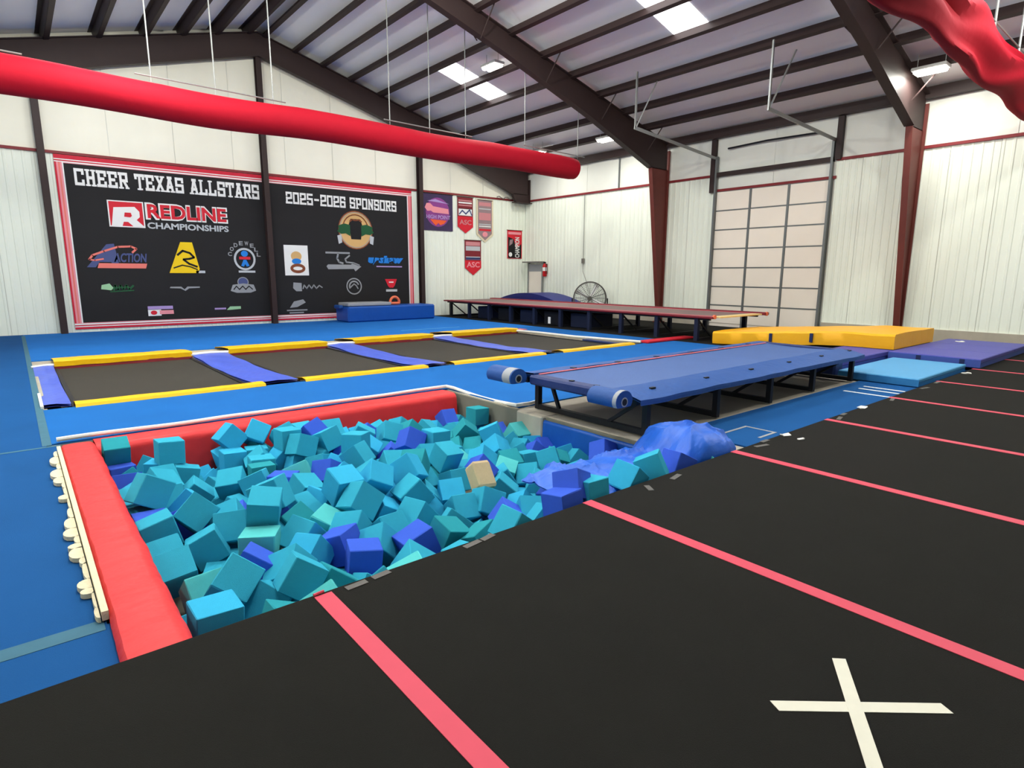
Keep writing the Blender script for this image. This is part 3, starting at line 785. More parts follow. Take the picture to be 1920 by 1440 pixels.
# loose blue cover draped over the cubes in the near right of the pit
mb = MB()
def cover(s, t):
    x, y = 2.98 + 1.28 * s, 2.72 + 0.74 * t
    edge = min(s, 1 - s, t, 1 - t)
    q = Vector((x * 2.6, y * 2.6, 1.7))
    z = -0.10 + 0.07 * noise.noise(q * 0.7) + 0.045 * crease(x * 4.5 + y * 5.0, 2.5 * noise.noise(q * 0.8)) + 0.03 * crease(x * 9 - y * 6.0, 3.0 * noise.noise(q * 0.9), 4.0) - 0.5 * max(0, 0.12 - edge)
    z += 0.05 * s
    wob = 0.06 * noise.noise(Vector((x * 2, y * 2, 5)))
    return (x + wob, y + wob, z)
mb.grid(80, 50, cover)
n0 = len(mb.v)
mb.v += [(a, b, c - 0.012) for a, b, c in mb.v[:n0]]
mb.f += [tuple(i + n0 for i in f[::-1]) for f in mb.f[:80 * 50]]
tag(mb.build('vinyl_cover', M['tarp'], None, smooth=True), 'wrinkled blue vinyl sheet half sunk among the foam cubes', 'cover')

# ================================================================ TRAMPOLINES
tn = ['trampoline nearest the grey edge of the left blue carpet, first of the row', 'second trampoline from the left, between two wide blue pads', 'third trampoline from the left in the row of four', 'trampoline at the right end of the row, beside the white edging']
BX = [(0.45, 2.43), (3.17, 5.08), (5.78, 7.78), (8.42, 10.50)]
for k, (xa, xb) in enumerate(BX):
    t = thing('trampoline', tn[k], 'trampoline', ((xa + xb) / 2, 10.5, ZB - 0.3), 'in-ground trampolines')
    mb = MB()
    def bedf(s, u):
        x, y = xa + (xb - xa) * s, 8.72 + 3.75 * u
        return (x, y, ZB - 0.045 - 0.03 * math.sin(math.pi * s) * math.sin(math.pi * u))
    mb.grid(10, 10, bedf)
    mb.build('bed', M['bed'], t, smooth=True)
    fr = MB()
    fr.box(xa - 0.05, xa, 8.6, 12.6, ZB - 0.12, ZB - 0.03).box(xb, xb + 0.05, 8.6, 12.6, ZB - 0.12, ZB - 0.03)
    fr.box(xa, xb, 8.6, 8.68, ZB - 0.12, ZB - 0.04).box(xa, xb, 12.5, 12.6, ZB - 0.12, ZB - 0.04)
    fr.build('frame', M['black_metal'], t)
    MB().box(xa - 0.05, xb + 0.05, 12.42, 12.50, ZB - 0.1, ZB + 0.01).build('frame_cover', M['maroon_print'], t)
    # far pad: wedge with a lifted front lip
    dx = 0.05
    mb = MB()
    def padf(s, u):
        x = xa - dx + (xb - xa + 2 * dx) * s
        pr = [(12.42, ZB), (12.41, ZB + 0.085), (12.46, ZB + 0.10), (12.95, ZB + 0.075), (13.44, ZB + 0.03), (13.46, ZB)]
        y, z = pr[int(round(u * 5))]
        return (x, y + 0.012 * noise.noise(Vector((x * 2, y, k))), z + 0.010 * noise.noise(Vector((x * 3, y * 2, k + 4.0))))
    mb.grid(16, 5, padf)
    n0 = len(mb.v)
    mb.build('end_pad', M['yellow_vinyl'], t, smooth=True)
    mb = MB()
    def padn(s, u):
        x = xa - 0.03 + (xb - xa + 0.18) * s
        pr = [(8.46, ZB), (8.48, ZB + 0.035), (8.62, ZB + 0.045), (8.80 - 0.05 * math.sin(math.pi * s), ZB + 0.02), (8.82 - 0.05 * math.sin(math.pi * s), ZB - 0.03)]
        y, z = pr[int(round(u * 4))]
        return (x, y, z + 0.008 * noise.noise(Vector((x * 3, y * 2, k + 8.0))))
    mb.grid(16, 4, padn)
    mb.build('end_pad', M['yellow_vinyl'], t, smooth=True)
    # side pad on its left, sagging
    x0, x1 = (0.12, xa - 0.06) if k == 0 else (BX[k - 1][1] + 0.06, xa - 0.06)
    mb = MB()
    def sp(s, u):
        x, y = x0 + (x1 - x0) * s, 8.66 + 3.82 * u
        z = ZB + 0.035 - 0.05 * math.sin(math.pi * u) - 0.03 * abs(s - 0.5) + 0.02 * noise.noise(Vector((x * 4, y * 1.5, k * 3.0)))
        return (x, y, z)
    mb.grid(12, 30, sp)
    n0 = len(mb.v)
    mb.v += [(a, b, c - 0.03) for a, b, c in mb.v[:n0]]
    mb.f += [tuple(i + n0 for i in f[::-1]) for f in mb.f[:360]]
    mb.build('side_pad', M['blue_vinyl'], t, smooth=True)
    if k:
        MB().tube([(x0 - 0.03, 12.44, ZB + 0.03), ((x0 + x1) / 2, 12.45, ZB + 0.04), (x1 + 0.04, 12.44, ZB + 0.03)], 0.03, 8).build('white_edge', M['white_trim'], t, smooth=True)
    else:
        MB().tube([(0.1, 12.40, ZB + 0.02), (0.3, 12.44, ZB + 0.03), (0.43, 12.44, ZB + 0.03)], 0.022, 8).build('white_edge', M['white_trim'], t, smooth=True)
        MB().box(0.10, 0.13, 8.6, 9.6, ZB - 0.01, ZB + 0.03).build('white_edge', M['white_trim'], t)
    if k == 3:
        MB().tube([(10.5, 12.5, ZB + 0.03), (10.62, 11.6, ZB + 0.03), (10.7, 10.4, ZB + 0.02), (10.74, 9.9, ZB + 0.03), (10.9, 9.1, ZB + 0.03), (11.02, 8.6, ZB + 0.03)], 0.03, 8).build('white_edge', M['white_trim'], t, smooth=True)
        MB().box(10.55, 10.72, 8.66, 10.0, ZB - 0.05, ZB + 0.0).build('edge_pad', M['track_navy'], t)
tag(MB().box(11.06, 12.9, 8.42, 8.72, ZB, ZB + 0.05, ch=0.012).build('red_strip_mat', M['red_print'], None), 'narrow red mat strip between the last trampoline and the red track', 'mat')
tag(MB().box(10.55, 11.15, 12.72, 13.05, ZB, ZB + 0.012).build('floor_patch', M['pink_line'], None), 'small pinkish patch on the blue carpet behind the last trampoline', 'patch')
tag(MB().box(8.15, 10.1, 14.56, 14.62, ZB, ZB + 0.004).build('tape_line', M['lightblue'], None), 'pale blue tape line on the carpet behind the trampolines', 'tape')

# ================================================================ BLUE TUMBLE TRACK (near)
t = thing('tumble_track', 'long blue tumbling trampoline on a black leg frame beside the foam pit', 'tumble track', (6.9, 4.25, ZB))
zt = 0.385
TX0, TX1 = 4.42, 9.55
b = MB()
def topf(s, u):
    x, y = TX0 + (TX1 - TX0) * s, 3.72 + 1.13 * u
    return (x, y, zt - 0.02 * math.sin(math.pi * u) + 0.004 * noise.noise(Vector((x * 2, y * 2, 0))))
b.grid(40, 8, topf)
b.build('bed', M['track_top'], t, smooth=True)
def side_pad(y0, y1, zi, zo, nm, m, hang):
    b = MB()
    def f(s, u):
        x = TX0 - 0.05 + (TX1 + 0.12 - TX0) * s
        prs = [(y0, zi - 0.02), (y0, zi + 0.018), ((y0 + y1) / 2, (zi + zo) / 2 + 0.022), (y1, zo), (y1 + 0.004 * (1 if y1 > y0 else -1), zo - hang)]
        y, z = prs[int(round(u * 4))]
        q = noise.noise(Vector((x * 2.2, y * 3, 2.0)))
        return (x, y + 0.006 * q, z + 0.010 * q)
    b.grid(60, 4, f)
    n0 = len(b.v)
    b.v += [(a, c, d - 0.022) for a, c, d in b.v[:n0]]
    b.f += [tuple(i + n0 for i in f_[::-1]) for f_ in b.f[:240]]
    return b.build(nm, m, t, smooth=True)
side_pad(3.74, 3.38, zt, zt - 0.045, 'side_pad', M['track_pad'], 0.03)
side_pad(4.87, 5.2, zt, zt - 0.02, 'side_pad', M['track_pad'], 0.05)
B('boundary_line', M['pink_line'], t, TX0 + 0.02, TX1 - 0.05, 4.835, 4.865, zt + 0.004, zt + 0.012)
B('end_pad', M['track_navy'], t, TX0 - 0.10, TX0 + 0.06, 3.7, 4.9, zt - 0.10, zt + 0.005, ch=0.02)
B('end_pad', M['track_navy'], t, TX1 - 0.02, TX1 + 0.1, 3.6, 5.0, zt - 0.05, zt + 0.01, ch=0.015)
for yc in (3.95, 4.3):
    B('tie', M['black_metal'], t, TX0 - 0.02, TX0 + 0.02, yc, yc + 0.05, zt, zt + 0.015)
for i in range(6):
    B('tie', M['black_metal'], t, 5.0 + 0.8 * i, 5.06 + 0.8 * i, 4.87, 4.93, zt + 0.01, zt + 0.022)
    B('tie', M['black_metal'], t, 4.75 + 0.95 * i, 4.82 + 0.95 * i, 3.55, 3.58, zt - 0.005, zt + 0.012)
def bolster(y0, y1, xc, r, band):
    mb = MB()
    sec = [(xc + r * 1.2 * math.cos(a), zt - 0.02 + r * max(-0.62, math.sin(a))) for a in [2 * math.pi * i / 20 for i in range(20)]]
    mb.prism(sec, lambda u, v, d: (u, d, v), y0, y1)
    o = mb.build('bolster', M['track_pad'], t, smooth=True)
    MB().tube([(xc, y0 - 0.004, zt - 0.03), (xc, y0 + 0.02, zt - 0.03)], r * 0.34, 12).build('bolster_core', M['black_metal'], o)
    MB().tube([(xc, y0 - 0.002, zt - 0.03), (xc, y0 + 0.015, zt - 0.03)], r * 0.48, 12).build('bolster_rim', M['grey_mat'], o)
    mb = MB()
    mb.prism([(xc + (u - xc) * 1.015, zt - 0.02 + (v - zt + 0.02) * 1.02) for u, v in sec], lambda u, v, d: (u, d, v), *band)
    mb.build('bolster_band', M['grey_mat'], o, smooth=True)
bolster(4.93, 5.36, 4.20, 0.10, (4.95, 5.08))
bolster(3.40, 3.76, 4.16, 0.095, (3.405, 3.45))
LY0, LY1 = 3.50, 5.06
LX = [4.62, 5.86, 7.05, 8.22, 9.5]
for x in LX:
    for yy in (LY0, LY1):
        B('leg', M['black_metal'], t, x - 0.03, x + 0.03, yy - 0.03, yy + 0.03, ZB, zt - 0.06)
    B('crossbar', M['black_metal'], t, x - 0.028, x + 0.028, LY0, LY1, ZB + 0.005, ZB + 0.06)
    MB().bar((x, LY0 + 0.03, zt - 0.08), (x, LY0 + 0.48, ZB + 0.05), 0.035).build('brace', M['black_metal'], t)
    MB().bar((x, LY1 - 0.2, zt - 0.08), (x, LY1 - 0.35, ZB + 0.05), 0.035).build('brace', M['black_metal'], t)
for yy in (LY0, LY1):
    B('side_rail', M['black_metal'], t, TX0, TX1, yy - 0.03, yy + 0.03, zt - 0.11, zt - 0.06)
tag(MB().box(9.68, 9.98, 3.8, 4.7, ZB, ZB + 0.24, ch=0.03).build('navy_pad', M['track_navy'], None), 'dark navy pad tucked under the far end of the blue track', 'pad')

# ================================================================ RIGHT HAND MATS
t = thing('crash_mat', 'big yellow crash mat in front of the overhead door', 'mat', (13.4, 5.7, ZB))
def ybase(y):
    k = min(1, max(0, (y - 4.75) / 2.7))
    return 0.148 * (1 - k) + (ZB + 0.002) * k


b = MB()
def ymat(s, u, zf):
    y = 3.88 + 3.66 * s
    x = 12.28 + 2.2 * u + 0.12 * (1 - s)
    return x, y, ybase(y)
n = 30
sec = [(0, 0.0), (-0.012, 0.06), (-0.012, 0.24), (0.02, 0.275), (0.5, 0.29), (1.0, 0.29), (1.65, 0.285), (2.18, 0.275), (2.21, 0.24), (2.21, 0.0)]
def ym(s, u):
    i = int(round(u * (len(sec) - 1)))
    x, y, base = ymat(s, 0, 0)
    dx, dz = sec[i]
    q = noise.noise(Vector((y * 2.2, dx * 2, dz * 6)))
    return (x + dx + 0.015 * q, y, base + dz + 0.012 * q)
b.grid(n, len(sec) - 1, ym)
for s in (0.0, 1.0):
    base = len(b.v)
    b.v += [ym(s, i / (len(sec) - 1)) for i in range(len(sec))]
    b.f.append(tuple(range(base, base + len(sec))))
b.build('mat_cover', M['yellow_mat'], t, smooth=True)
for yy in (6.18, 5.35):
    s = (yy - 3.88) / 3.66
    base = ybase(yy)
    B('handle', M['velcro'], t, 12.28 + 0.12 * (1 - s) - 0.045, 12.28 + 0.12 * (1 - s) - 0.02, yy - 0.03, yy + 0.03, base + 0.06, base + 0.24)

def panel_mat(name, label, x0, x1, y0, y1, z0, h, n, top, side, straps=()):
    t = thing(name, label, 'mat', ((x0 + x1) / 2, (y0 + y1) / 2, z0))
    wd = (x1 - x0) / n
    for i in range(n):
        B('panel', top, t, x0 + wd * i + 0.002, x0 + wd * (i + 1) - 0.002, y0, y1, z0 + h * 0.55, z0 + h, ch=0.012)
    B('lower_panel', side, t, x0 + 0.006, x1 - 0.006, y0 + 0.006, y1 - 0.006, z0, z0 + h * 0.56, ch=0.006)
    B('side_flap', side, t, x0 - 0.004, x0 + 0.004, y0, y1, z0 + 0.01, z0 + h - 0.015)
    for yy in straps:
        B('strap', M['velcro'], t, x0 - 0.012, x0 - 0.004, yy, yy + 0.07, z0 + 0.01, z0 + h - 0.02)
    return t
panel_mat('folding_mat', 'purple folding mat by the black floor edge with dark straps', 12.08, 15.6, 2.50, 3.86, ZB + 0.06, 0.15, 3, M['purple_mat'], M['purple_side'], (3.35, 2.72))
panel_mat('folding_mat', 'purple folding mat behind the light blue mat, partly under the yellow mat', 10.05, 13.4, 3.90, 4.75, ZB, 0.2, 3, M['purple_mat'], M['purple_side'])
lb = panel_mat('landing_mat', 'light blue landing mat at the end of the blue carpet strip', 9.66, 11.95, 2.66, 3.74, ZB + 0.005, 0.12, 1, M['lightblue'], M['lightblue_side'])

# ================================================================ RED TRACK at the rear
t = thing('tumble_track', 'long low tumbling track with dark red side pads along the door wall', 'tumble track', (13.5, 13, ZB))
RZ = 0.53
RY0, RY1 = 7.75, 18.75
RX0, RX1 = 12.38, 14.75
B('bed', M['track_bed'], t, RX0 + 0.2, RX1 - 0.2, RY0, RY1, RZ - 0.03, RZ)
B('side_pad', M['red_track'], t, RX0, RX0 + 0.2, RY0 - 0.1, RY1 + 0.15, RZ - 0.045, RZ + 0.003, ch=0.01)
B('side_pad', M['red_track'], t, RX1 - 0.22, RX1, RY0 - 0.25, RY1 + 0.1, RZ - 0.035, RZ + 0.035, ch=0.012)
B('boundary_line', M['pink_line'], t, RX0 + 0.21, RX0 + 0.27, RY0, RY1, RZ, RZ + 0.008)
B('boundary_line', M['pink_line'], t, RX1 - 0.28, RX1 - 0.22, RY0, RY1, RZ, RZ + 0.008)
B('end_pad', M['cream_pad'], t, RX0 + 0.22, RX1 - 0.22, RY0 - 0.18, RY0 + 0.05, RZ - 0.03, RZ + 0.006, ch=0.006)
for xx in (RX0 + 0.11, RX1 - 0.11):
    for j in range(2):
        pass
    MB().tube([(xx, RY0 - 0.12 - (0.14 if xx > 13 else 0), RZ), (xx, RY0 - 0.07 - (0.14 if xx > 13 else 0), RZ)], 0.05, 10).build('pad_core', M['orange_foam'], t)
yy = RY0 + 0.35
while yy < RY1 + 0.1:
    for xx in (RX0 + 0.1, RX1 - 0.1):
        B('leg', M['navy_block'] if yy < 17.4 else M['black_metal'], t, xx - 0.045, xx + 0.045, yy - 0.05, yy + 0.05, ZB, RZ - 0.03)
    B('crossbar', M['black_metal'], t, RX0 + 0.1, RX1 - 0.1, yy - 0.03, yy + 0.03, ZB, ZB + 0.06)
    MB().bar((RX0 + 0.12, yy, RZ - 0.08), (RX0 + 0.75, yy, ZB + 0.05), 0.035).build('brace', M['black_metal'], t)
    yy += 1.16
B('side_rail', M['black_metal'], t, RX0 + 0.07, RX0 + 0.13, RY0, RY1, RZ - 0.09, RZ - 0.04)
B('side_rail', M['black_metal'], t, RX1 - 0.13, RX1 - 0.07, RY0, RY1, RZ - 0.09, RZ - 0.04)
lab = ['dark block stored under the red track, nearest the corner of the hall', 'second dark block stored under the red track from the corner', 'third dark block stored under the red track from the corner', 'fourth dark block stored under the red track from the corner', 'dark block under the red track nearest the drum fan']
for i, yc in enumerate((16.8, 15.64, 14.48, 13.32, 12.16)):
    q = B('storage_block', M['dark_block'] if i % 2 else M['navy_block'], None, RX0 + 0.35, RX0 + 1.3, yc - 0.42, yc + 0.42, ZB, ZB + 0.42, ch=0.02)
    tag(q, lab[i], 'block', 'dark blocks under the red track')
tag(B('paper_label', M['white'], None, RX0 + 0.04, RX0 + 0.052, 13.12, 13.22, ZB + 0.08, ZB + 0.28), 'small white card fixed to a leg of the red track', 'card')

# arched blue mat behind the track
b = MB()
arc = []
for i in range(21):
    s = i / 20
    arc.append((15.42 + 3.6 * s, 0.46 + 0.33 * math.sin(math.pi * s) ** 0.85))
low = [(arc[-1][0], 0.405), (arc[0][0], 0.405)]
b.prism(arc + low, lambda u, v, d: (d, u, v), 15.0, 16.2)
t = thing('arched_mat', 'dark blue arched mat lying behind the red track near the corner', 'mat', (15.6, 17.1, ZB))
b.build('arch_pad', M['dome_blue'], t)
B('base_block', M['blue_vinyl'], t, 15.0, 16.25, 15.5, 19.0, ZB, 0.40, ch=0.02)

# ================================================================ CRASH MAT by the banner
t = thing('crash_mat', 'blue vinyl crash mat block standing against the sponsor banner', 'mat', (9.75, 18.4, ZB))
b = MB()
def cm(x0, x1, y0, y1, z0, z1):
    B('mat_body', M['crash_blue'], t, x0, x1, y0, y1, z0, z1, ch=0.045, smooth=False)
cm(8.15, 11.4, 17.95, 18.9, ZB, 0.44)
MB().tube([(8.16, 18.0, 0.40), (11.39, 18.0, 0.40)], 0.012, 6).build('seam_piping', M['track_navy'], t)
B('corner_flap', M['track_pad'], t, 8.02, 8.16, 18.3, 18.75, 0.36, 0.48, ch=0.03)
tag(B('folded_mat', M['grey_mat'], None, 8.2, 9.75, 18.05, 18.8, 0.45, 0.555, ch=0.02), 'flat grey mat lying on the blue crash mat', 'mat')
b = MB()
ring = [(9.98 + 0.17 * math.cos(a), 18.25, 0.455 + 0.17 + 0.17 * math.sin(a) - 0.085) for a in [math.pi * 2 * i / 20 for i in range(21)]]
b.tube([(p[0], p[1], max(0.50, p[2])) for p in ring], 0.045, 8)
tag(b.build('foam_ring', M['orange_foam'], None, smooth=True), 'orange foam ring resting on the blue crash mat', 'ring')

# ================================================================ FAN
fc = Vector((15.75, 14.62, 0.66))
t = thing('drum_fan', 'large round drum fan on a low stand behind the red track', 'fan', (15.75, 14.62, ZB))
fx = Vector((-0.72, -0.69, 0.0)).normalized()       # facing direction
fs_ = Vector((-fx.y, fx.x, 0))
fu = Vector((0, 0, 1))
FR = 0.57
P = lambda a, r, d: tuple(fc + (fs_ * math.cos(a) + fu * math.sin(a)) * r + fx * d)
b = MB()
b.grid(36, 4, lambda s, u: P(2 * math.pi * s, [FR - 0.03, FR + 0.02, FR + 0.02, FR - 0.03, FR - 0.03][int(round(u * 4))], [0.15, 0.15, -0.15, -0.15, 0.15][int(round(u * 4))]))
b.build('drum', M['fan_metal'], t, smooth=True)
for r in (0.10, 0.16, 0.22, 0.28, 0.34, 0.40, 0.46, 0.51):
    MB().tube([P(2 * math.pi * i / 28, r, -0.13) for i in range(29)], 0.006, 4).build('guard_ring', M['fan_metal'], t)
for i in range(8):
    a = math.pi * i / 4 + 0.3
    MB().tube([P(a, 0.05, 0.14), P(a, FR, 0.13)], 0.011 if i % 2 else 0.004, 5).build('guard_spoke', M['fan_metal'], t)
for i in range(4):
    a = 2.7 + math.pi / 2 * i
    b = MB()
    b.add([P(a - 0.5, 0.07, 0.03), P(a - 0.16, 0.52, 0.05), P(a + 0.10, 0.54, 0.0), P(a + 0.5, 0.07, -0.03),
           P(a - 0.5, 0.07, 0.02), P(a - 0.16, 0.52, 0.04), P(a + 0.10, 0.54, -0.01), P(a + 0.5, 0.07, -0.04)],
          [(0, 1, 2, 3), (7, 6, 5, 4), (0, 4, 5, 1), (1, 5, 6, 2), (2, 6, 7, 3), (3, 7, 4, 0)])
    b.build('blade', M['white'], t)
for i in range(20):
    a = math.pi * i / 10
    MB().tube([P(a, 0.06, -0.12), P(a, FR - 0.02, -0.12)], 0.007, 4).build('guard_wire', M['galv_dark'], t)
MB().tube([P(0, 0, -0.1), P(0, 0, 0.15)], 0.075, 14).build('hub', M['fan_metal'], t)
for s in (-1, 1):
    e = fc + fs_ * s * (FR + 0.05)
    MB().tube([tuple(e), (e.x, e.y, ZB + 0.12)], 0.022, 8).build('stand_leg', M['black_metal'], t)
    MB().tube([(e.x + fx.x * 0.3, e.y + fx.y * 0.3, ZB + 0.1), (e.x - fx.x * 0.3, e.y - fx.y * 0.3, ZB + 0.1)], 0.022, 8).build('stand_foot', M['black_metal'], t)
    for q in (-0.28, 0.28):
        c = e + fx * q
        MB().tube([(c.x - fs_.x * 0.02, c.y - fs_.y * 0.02, ZB + 0.055), (c.x + fs_.x * 0.02, c.y + fs_.y * 0.02, ZB + 0.055)], 0.055, 12).build('wheel', M['dark_block'], t)

# extinguisher, outlet and conduit on the door wall
t = thing('fire_extinguisher', 'red fire extinguisher with white label hung beside the small exit door', 'fire extinguisher', (XB - 0.13, 17.88, 1.35))
MB().tube([(XB - 0.13, 17.88, 1.40), (XB - 0.13, 17.88, 1.43), (XB - 0.13, 17.88, 1.82), (XB - 0.13, 17.88, 1.88), (XB - 0.13, 17.88, 1.92)], [0.06, 0.085, 0.085, 0.06, 0.025], 14).build('cylinder', M['ext_red'], t, smooth=True)
MB().tube([(XB - 0.13, 17.88, 1.62), (XB - 0.13, 17.88, 1.76)], 0.088, 14).build('white_label', M['white'], t)
B('valve', M['black_metal'], t, XB - 0.16, XB - 0.10, 17.84, 17.92, 1.92, 1.98)
MB().tube([(XB - 0.14, 17.83, 1.94), (XB - 0.18, 17.76, 1.8), (XB - 0.17, 17.78, 1.5)], 0.012, 6).build('hose', M['black_metal'], t)
B('bracket', M['black_metal'], t, XB - 0.05, XB - 0.02, 17.84, 17.92, 1.5, 1.9)
t = thing('power_outlet', 'grey outlet box and conduit on the white wall above the fan', 'outlet', (XB - 0.05, 15.85, 1.95))
B('outlet_box', M['grey_paint'], t, XB - 0.09, XB - 0.024, 15.79, 15.91, 1.9, 2.08, ch=0.006)
MB().tube([(XB - 0.045, 15.85, 2.08), (XB - 0.045, 15.85, ZT - 0.03)], 0.012, 8).build('conduit', M['galv'], t)
MB().tube([(XB - 0.06, 15.85, 1.9), (XB - 0.10, 15.8, 1.6), (XB - 0.2, 15.5, 1.2), (XB - 0.45, 15.0, 0.6), (XB - 0.6, 14.8, 0.3)], 0.009, 6).build('power_cord', M['grey_paint'], t)
b = MB()
pts = [(15.1 + 1.5 * i / 14, YA - 0.14, ZT + 0.06 + 0.04 * math.sin(i * 1.7)) for i in range(15)]
b.tube(pts, 0.018, 6)
tag(b.build('cable_bundle', M['grey_paint'], None), 'loose grey cable bundle along the trim in the hall corner', 'cable')
# ================================================================ CEILING LAMPS
def lamp(x, y, label, k=1.0, down=False):
    z = zr0(x) - (0.36 if down else 0.85)
    t = thing('high_bay_light', label, 'ceiling light', (x, y, z), 'high bay lights')
    B('housing', M['lamp_body'], t, x - 0.17, x + 0.17, y - 0.32, y + 0.32, z, z + 0.07, ch=0.015)
    for s in (-1, 1):
        MB().box(x + s * 0.085 - 0.055, x + s * 0.085 + 0.055, y - 0.28, y + 0.28, z - 0.06, z, ch=0.02).build('lens', M['lamp'], t)
    for s in (-1, 1):
        MB().tube([(x, y + 0.25 * s, z + 0.07), (x, y + 0.25 * s, zr0(x) - 0.02)], 0.006, 6).build('suspension_wire', M['galv'], t)
    if down:
        area_light('lamp_glow', (x, y, z - 0.075), 0.3, 0.55, LAMP_POWER * k, (0.985, 1.0, 0.93))
        return t
    l = bpy.data.lights.new('lamp_glow', 'POINT')
    l.energy = LAMP_POWER * k
    l.shadow_soft_size = 0.16
    l.color = (0.985, 1.0, 0.93)
    o = bpy.data.objects.new('lamp_glow', l)
    o.location = (x, y, z - 0.22)
    COL.objects.link(o)
    return t


lamp(10.55, 13.55, 'twin bar ceiling light right above the small pair of roof skylights', 0.16, True)
lamp(15.15, 13.55, 'twin bar ceiling light beside the middle steel rafter near its column', 0.11, True)
lamp(15.05, 16.7, 'ceiling light seen just above the end of the red fabric duct', 0.09, True)
lamp(15.25, 4.72, 'glaring twin ceiling light beside the red draped fabric at right', 0.14, True)

for _x, _y, _l in ((10.55, 0.4, 'added fill light high above the right part of the black floor, out of frame'), (1.85, 11.5, 'added fill light on the left roof slope above the first trampoline, out of frame'), (1.85, 4.7, 'added fill light on the left roof slope above the foam pit, out of frame'),
                   (-2.75, 8.0, 'added fill light near the left wall, out of frame'), (6.3, 9.4, 'added fill light under the ridge above the trampolines, out of frame'), (6.3, 4.4, 'added fill light under the ridge beside the foam pit, out of frame')):
    lamp(_x, _y, _l)  # unseen fixtures, added only to fill the hall with light

# ================================================================ RED FABRIC DUCT
DYY, DZZ, DR = 13.0, 4.56, 0.305
t = thing('fabric_duct', 'long inflated red fabric duct hung across the hall below the rafters', 'duct', (6, DYY, DZZ - DR))
b = MB()
n = 120
XE = 13.3
def duct(s, u):
    x = XL + 0.1 + (XE - XL - 0.1) * s
    a = 2 * math.pi * u
    e = 1.0
    if x > XE - 0.25:
        e = math.sqrt(max(0.0, 1 - ((x - (XE - 0.25)) / 0.25) ** 2)) * 0.55 + 0.45 * (1 if s < 1 else 0)
    r = DR * e * (1 + 0.015 * math.sin(x * 2.2))
    zc = DZZ + 0.035 * math.sin(x * 1.25 + 0.6) * (1 - x / 20)
    top = 0.03 * max(0, math.sin(a)) * abs(math.sin(x * 1.25))
    return (x, DYY + r * math.cos(a), zc + r * math.sin(a) - top * 0.6)
b.grid(n, 28, duct)
b.build('fabric_sleeve', M['duct_red'], t, smooth=True)
mb = MB()
ring = [(XE - 0.01, DYY + DR * 0.45 * math.cos(2 * math.pi * i / 24), DZZ + DR * 0.45 * math.sin(2 * math.pi * i / 24)) for i in range(24)]
mb.add(ring, [tuple(range(24))])
mb.build('end_cap', M['duct_red'], t)
for xa, xb, cs in ((-2.2, 0.55, (-1.6, -0.3)), (2.1, 4.75, (2.35, 3.42, 4.5)), (6.98, 9.46, (7.13, 8.2, 9.26)), (11.2, 13.6, (11.24, 13.3))):
    MB().tube([(xa, DYY, 4.96), (xb, DYY, 4.93)], 0.014, 6).build('hanger_rail', M['galv'], t)
    for c in cs:
        MB().tube([(c, DYY, 4.95), (c, DYY, zr0(c) - 0.2)], 0.013, 6).build('hanger_cable', M['galv'], t)
        MB().tube([(c, DYY, 4.95), (c, DYY, DZZ + DR - 0.03)], 0.005, 5).build('clip', M['galv'], t)

# deflated duct draped over the near right
t = thing('fabric_duct', 'sagging deflated red fabric duct draped high above the black floor at right', 'duct', (11, 2.75, 4.2))
b = MB()
def drape(s, u):
    x = 7.0 + 9.4 * s
    a = 2 * math.pi * u
    hz = 0.40 + 0.03 * math.sin(x * 1.9)
    zc = 4.76 - 0.045 * (x - 7) / 3.0 - 0.05 * math.sin(x * 1.5) ** 2
    h_ = math.sin(a)
    q = Vector((x * 1.3, h_ * 1.1, math.cos(a)))
    # swags: folds that run down from the hanging points
    wv = 1.6 * noise.noise(q * 0.6)
    fold = 0.045 * math.sin(4.2 * h_ + 0.9 * x + wv) + 0.025 * math.sin(8.5 * h_ - 1.3 * x + 2 * wv) + 0.05 * noise.noise(q * 0.7)
    yy = (0.13 + 0.05 * (1 - h_) * 0.5) * math.cos(a)
    return (x, 2.78 + yy + fold * (0.6 + 0.4 * abs(math.cos(a))), zc + hz * h_)
b.grid(170, 40, drape)
b.build('fabric_sleeve', M['duct_red'], t, smooth=True)
for c in (7.4, 9.4, 11.4, 12.9, 14.6):
    MB().tube([(c, 2.78, 4.9), (c, 2.78, zr0(c) - 0.2)], 0.018, 6).build('hanger_cable', M['galv'], t)
MB().tube([(7.1, 2.78, 5.16), (16.3, 2.78, 5.08)], 0.012, 6).build('hanger_rail', M['galv'], t)

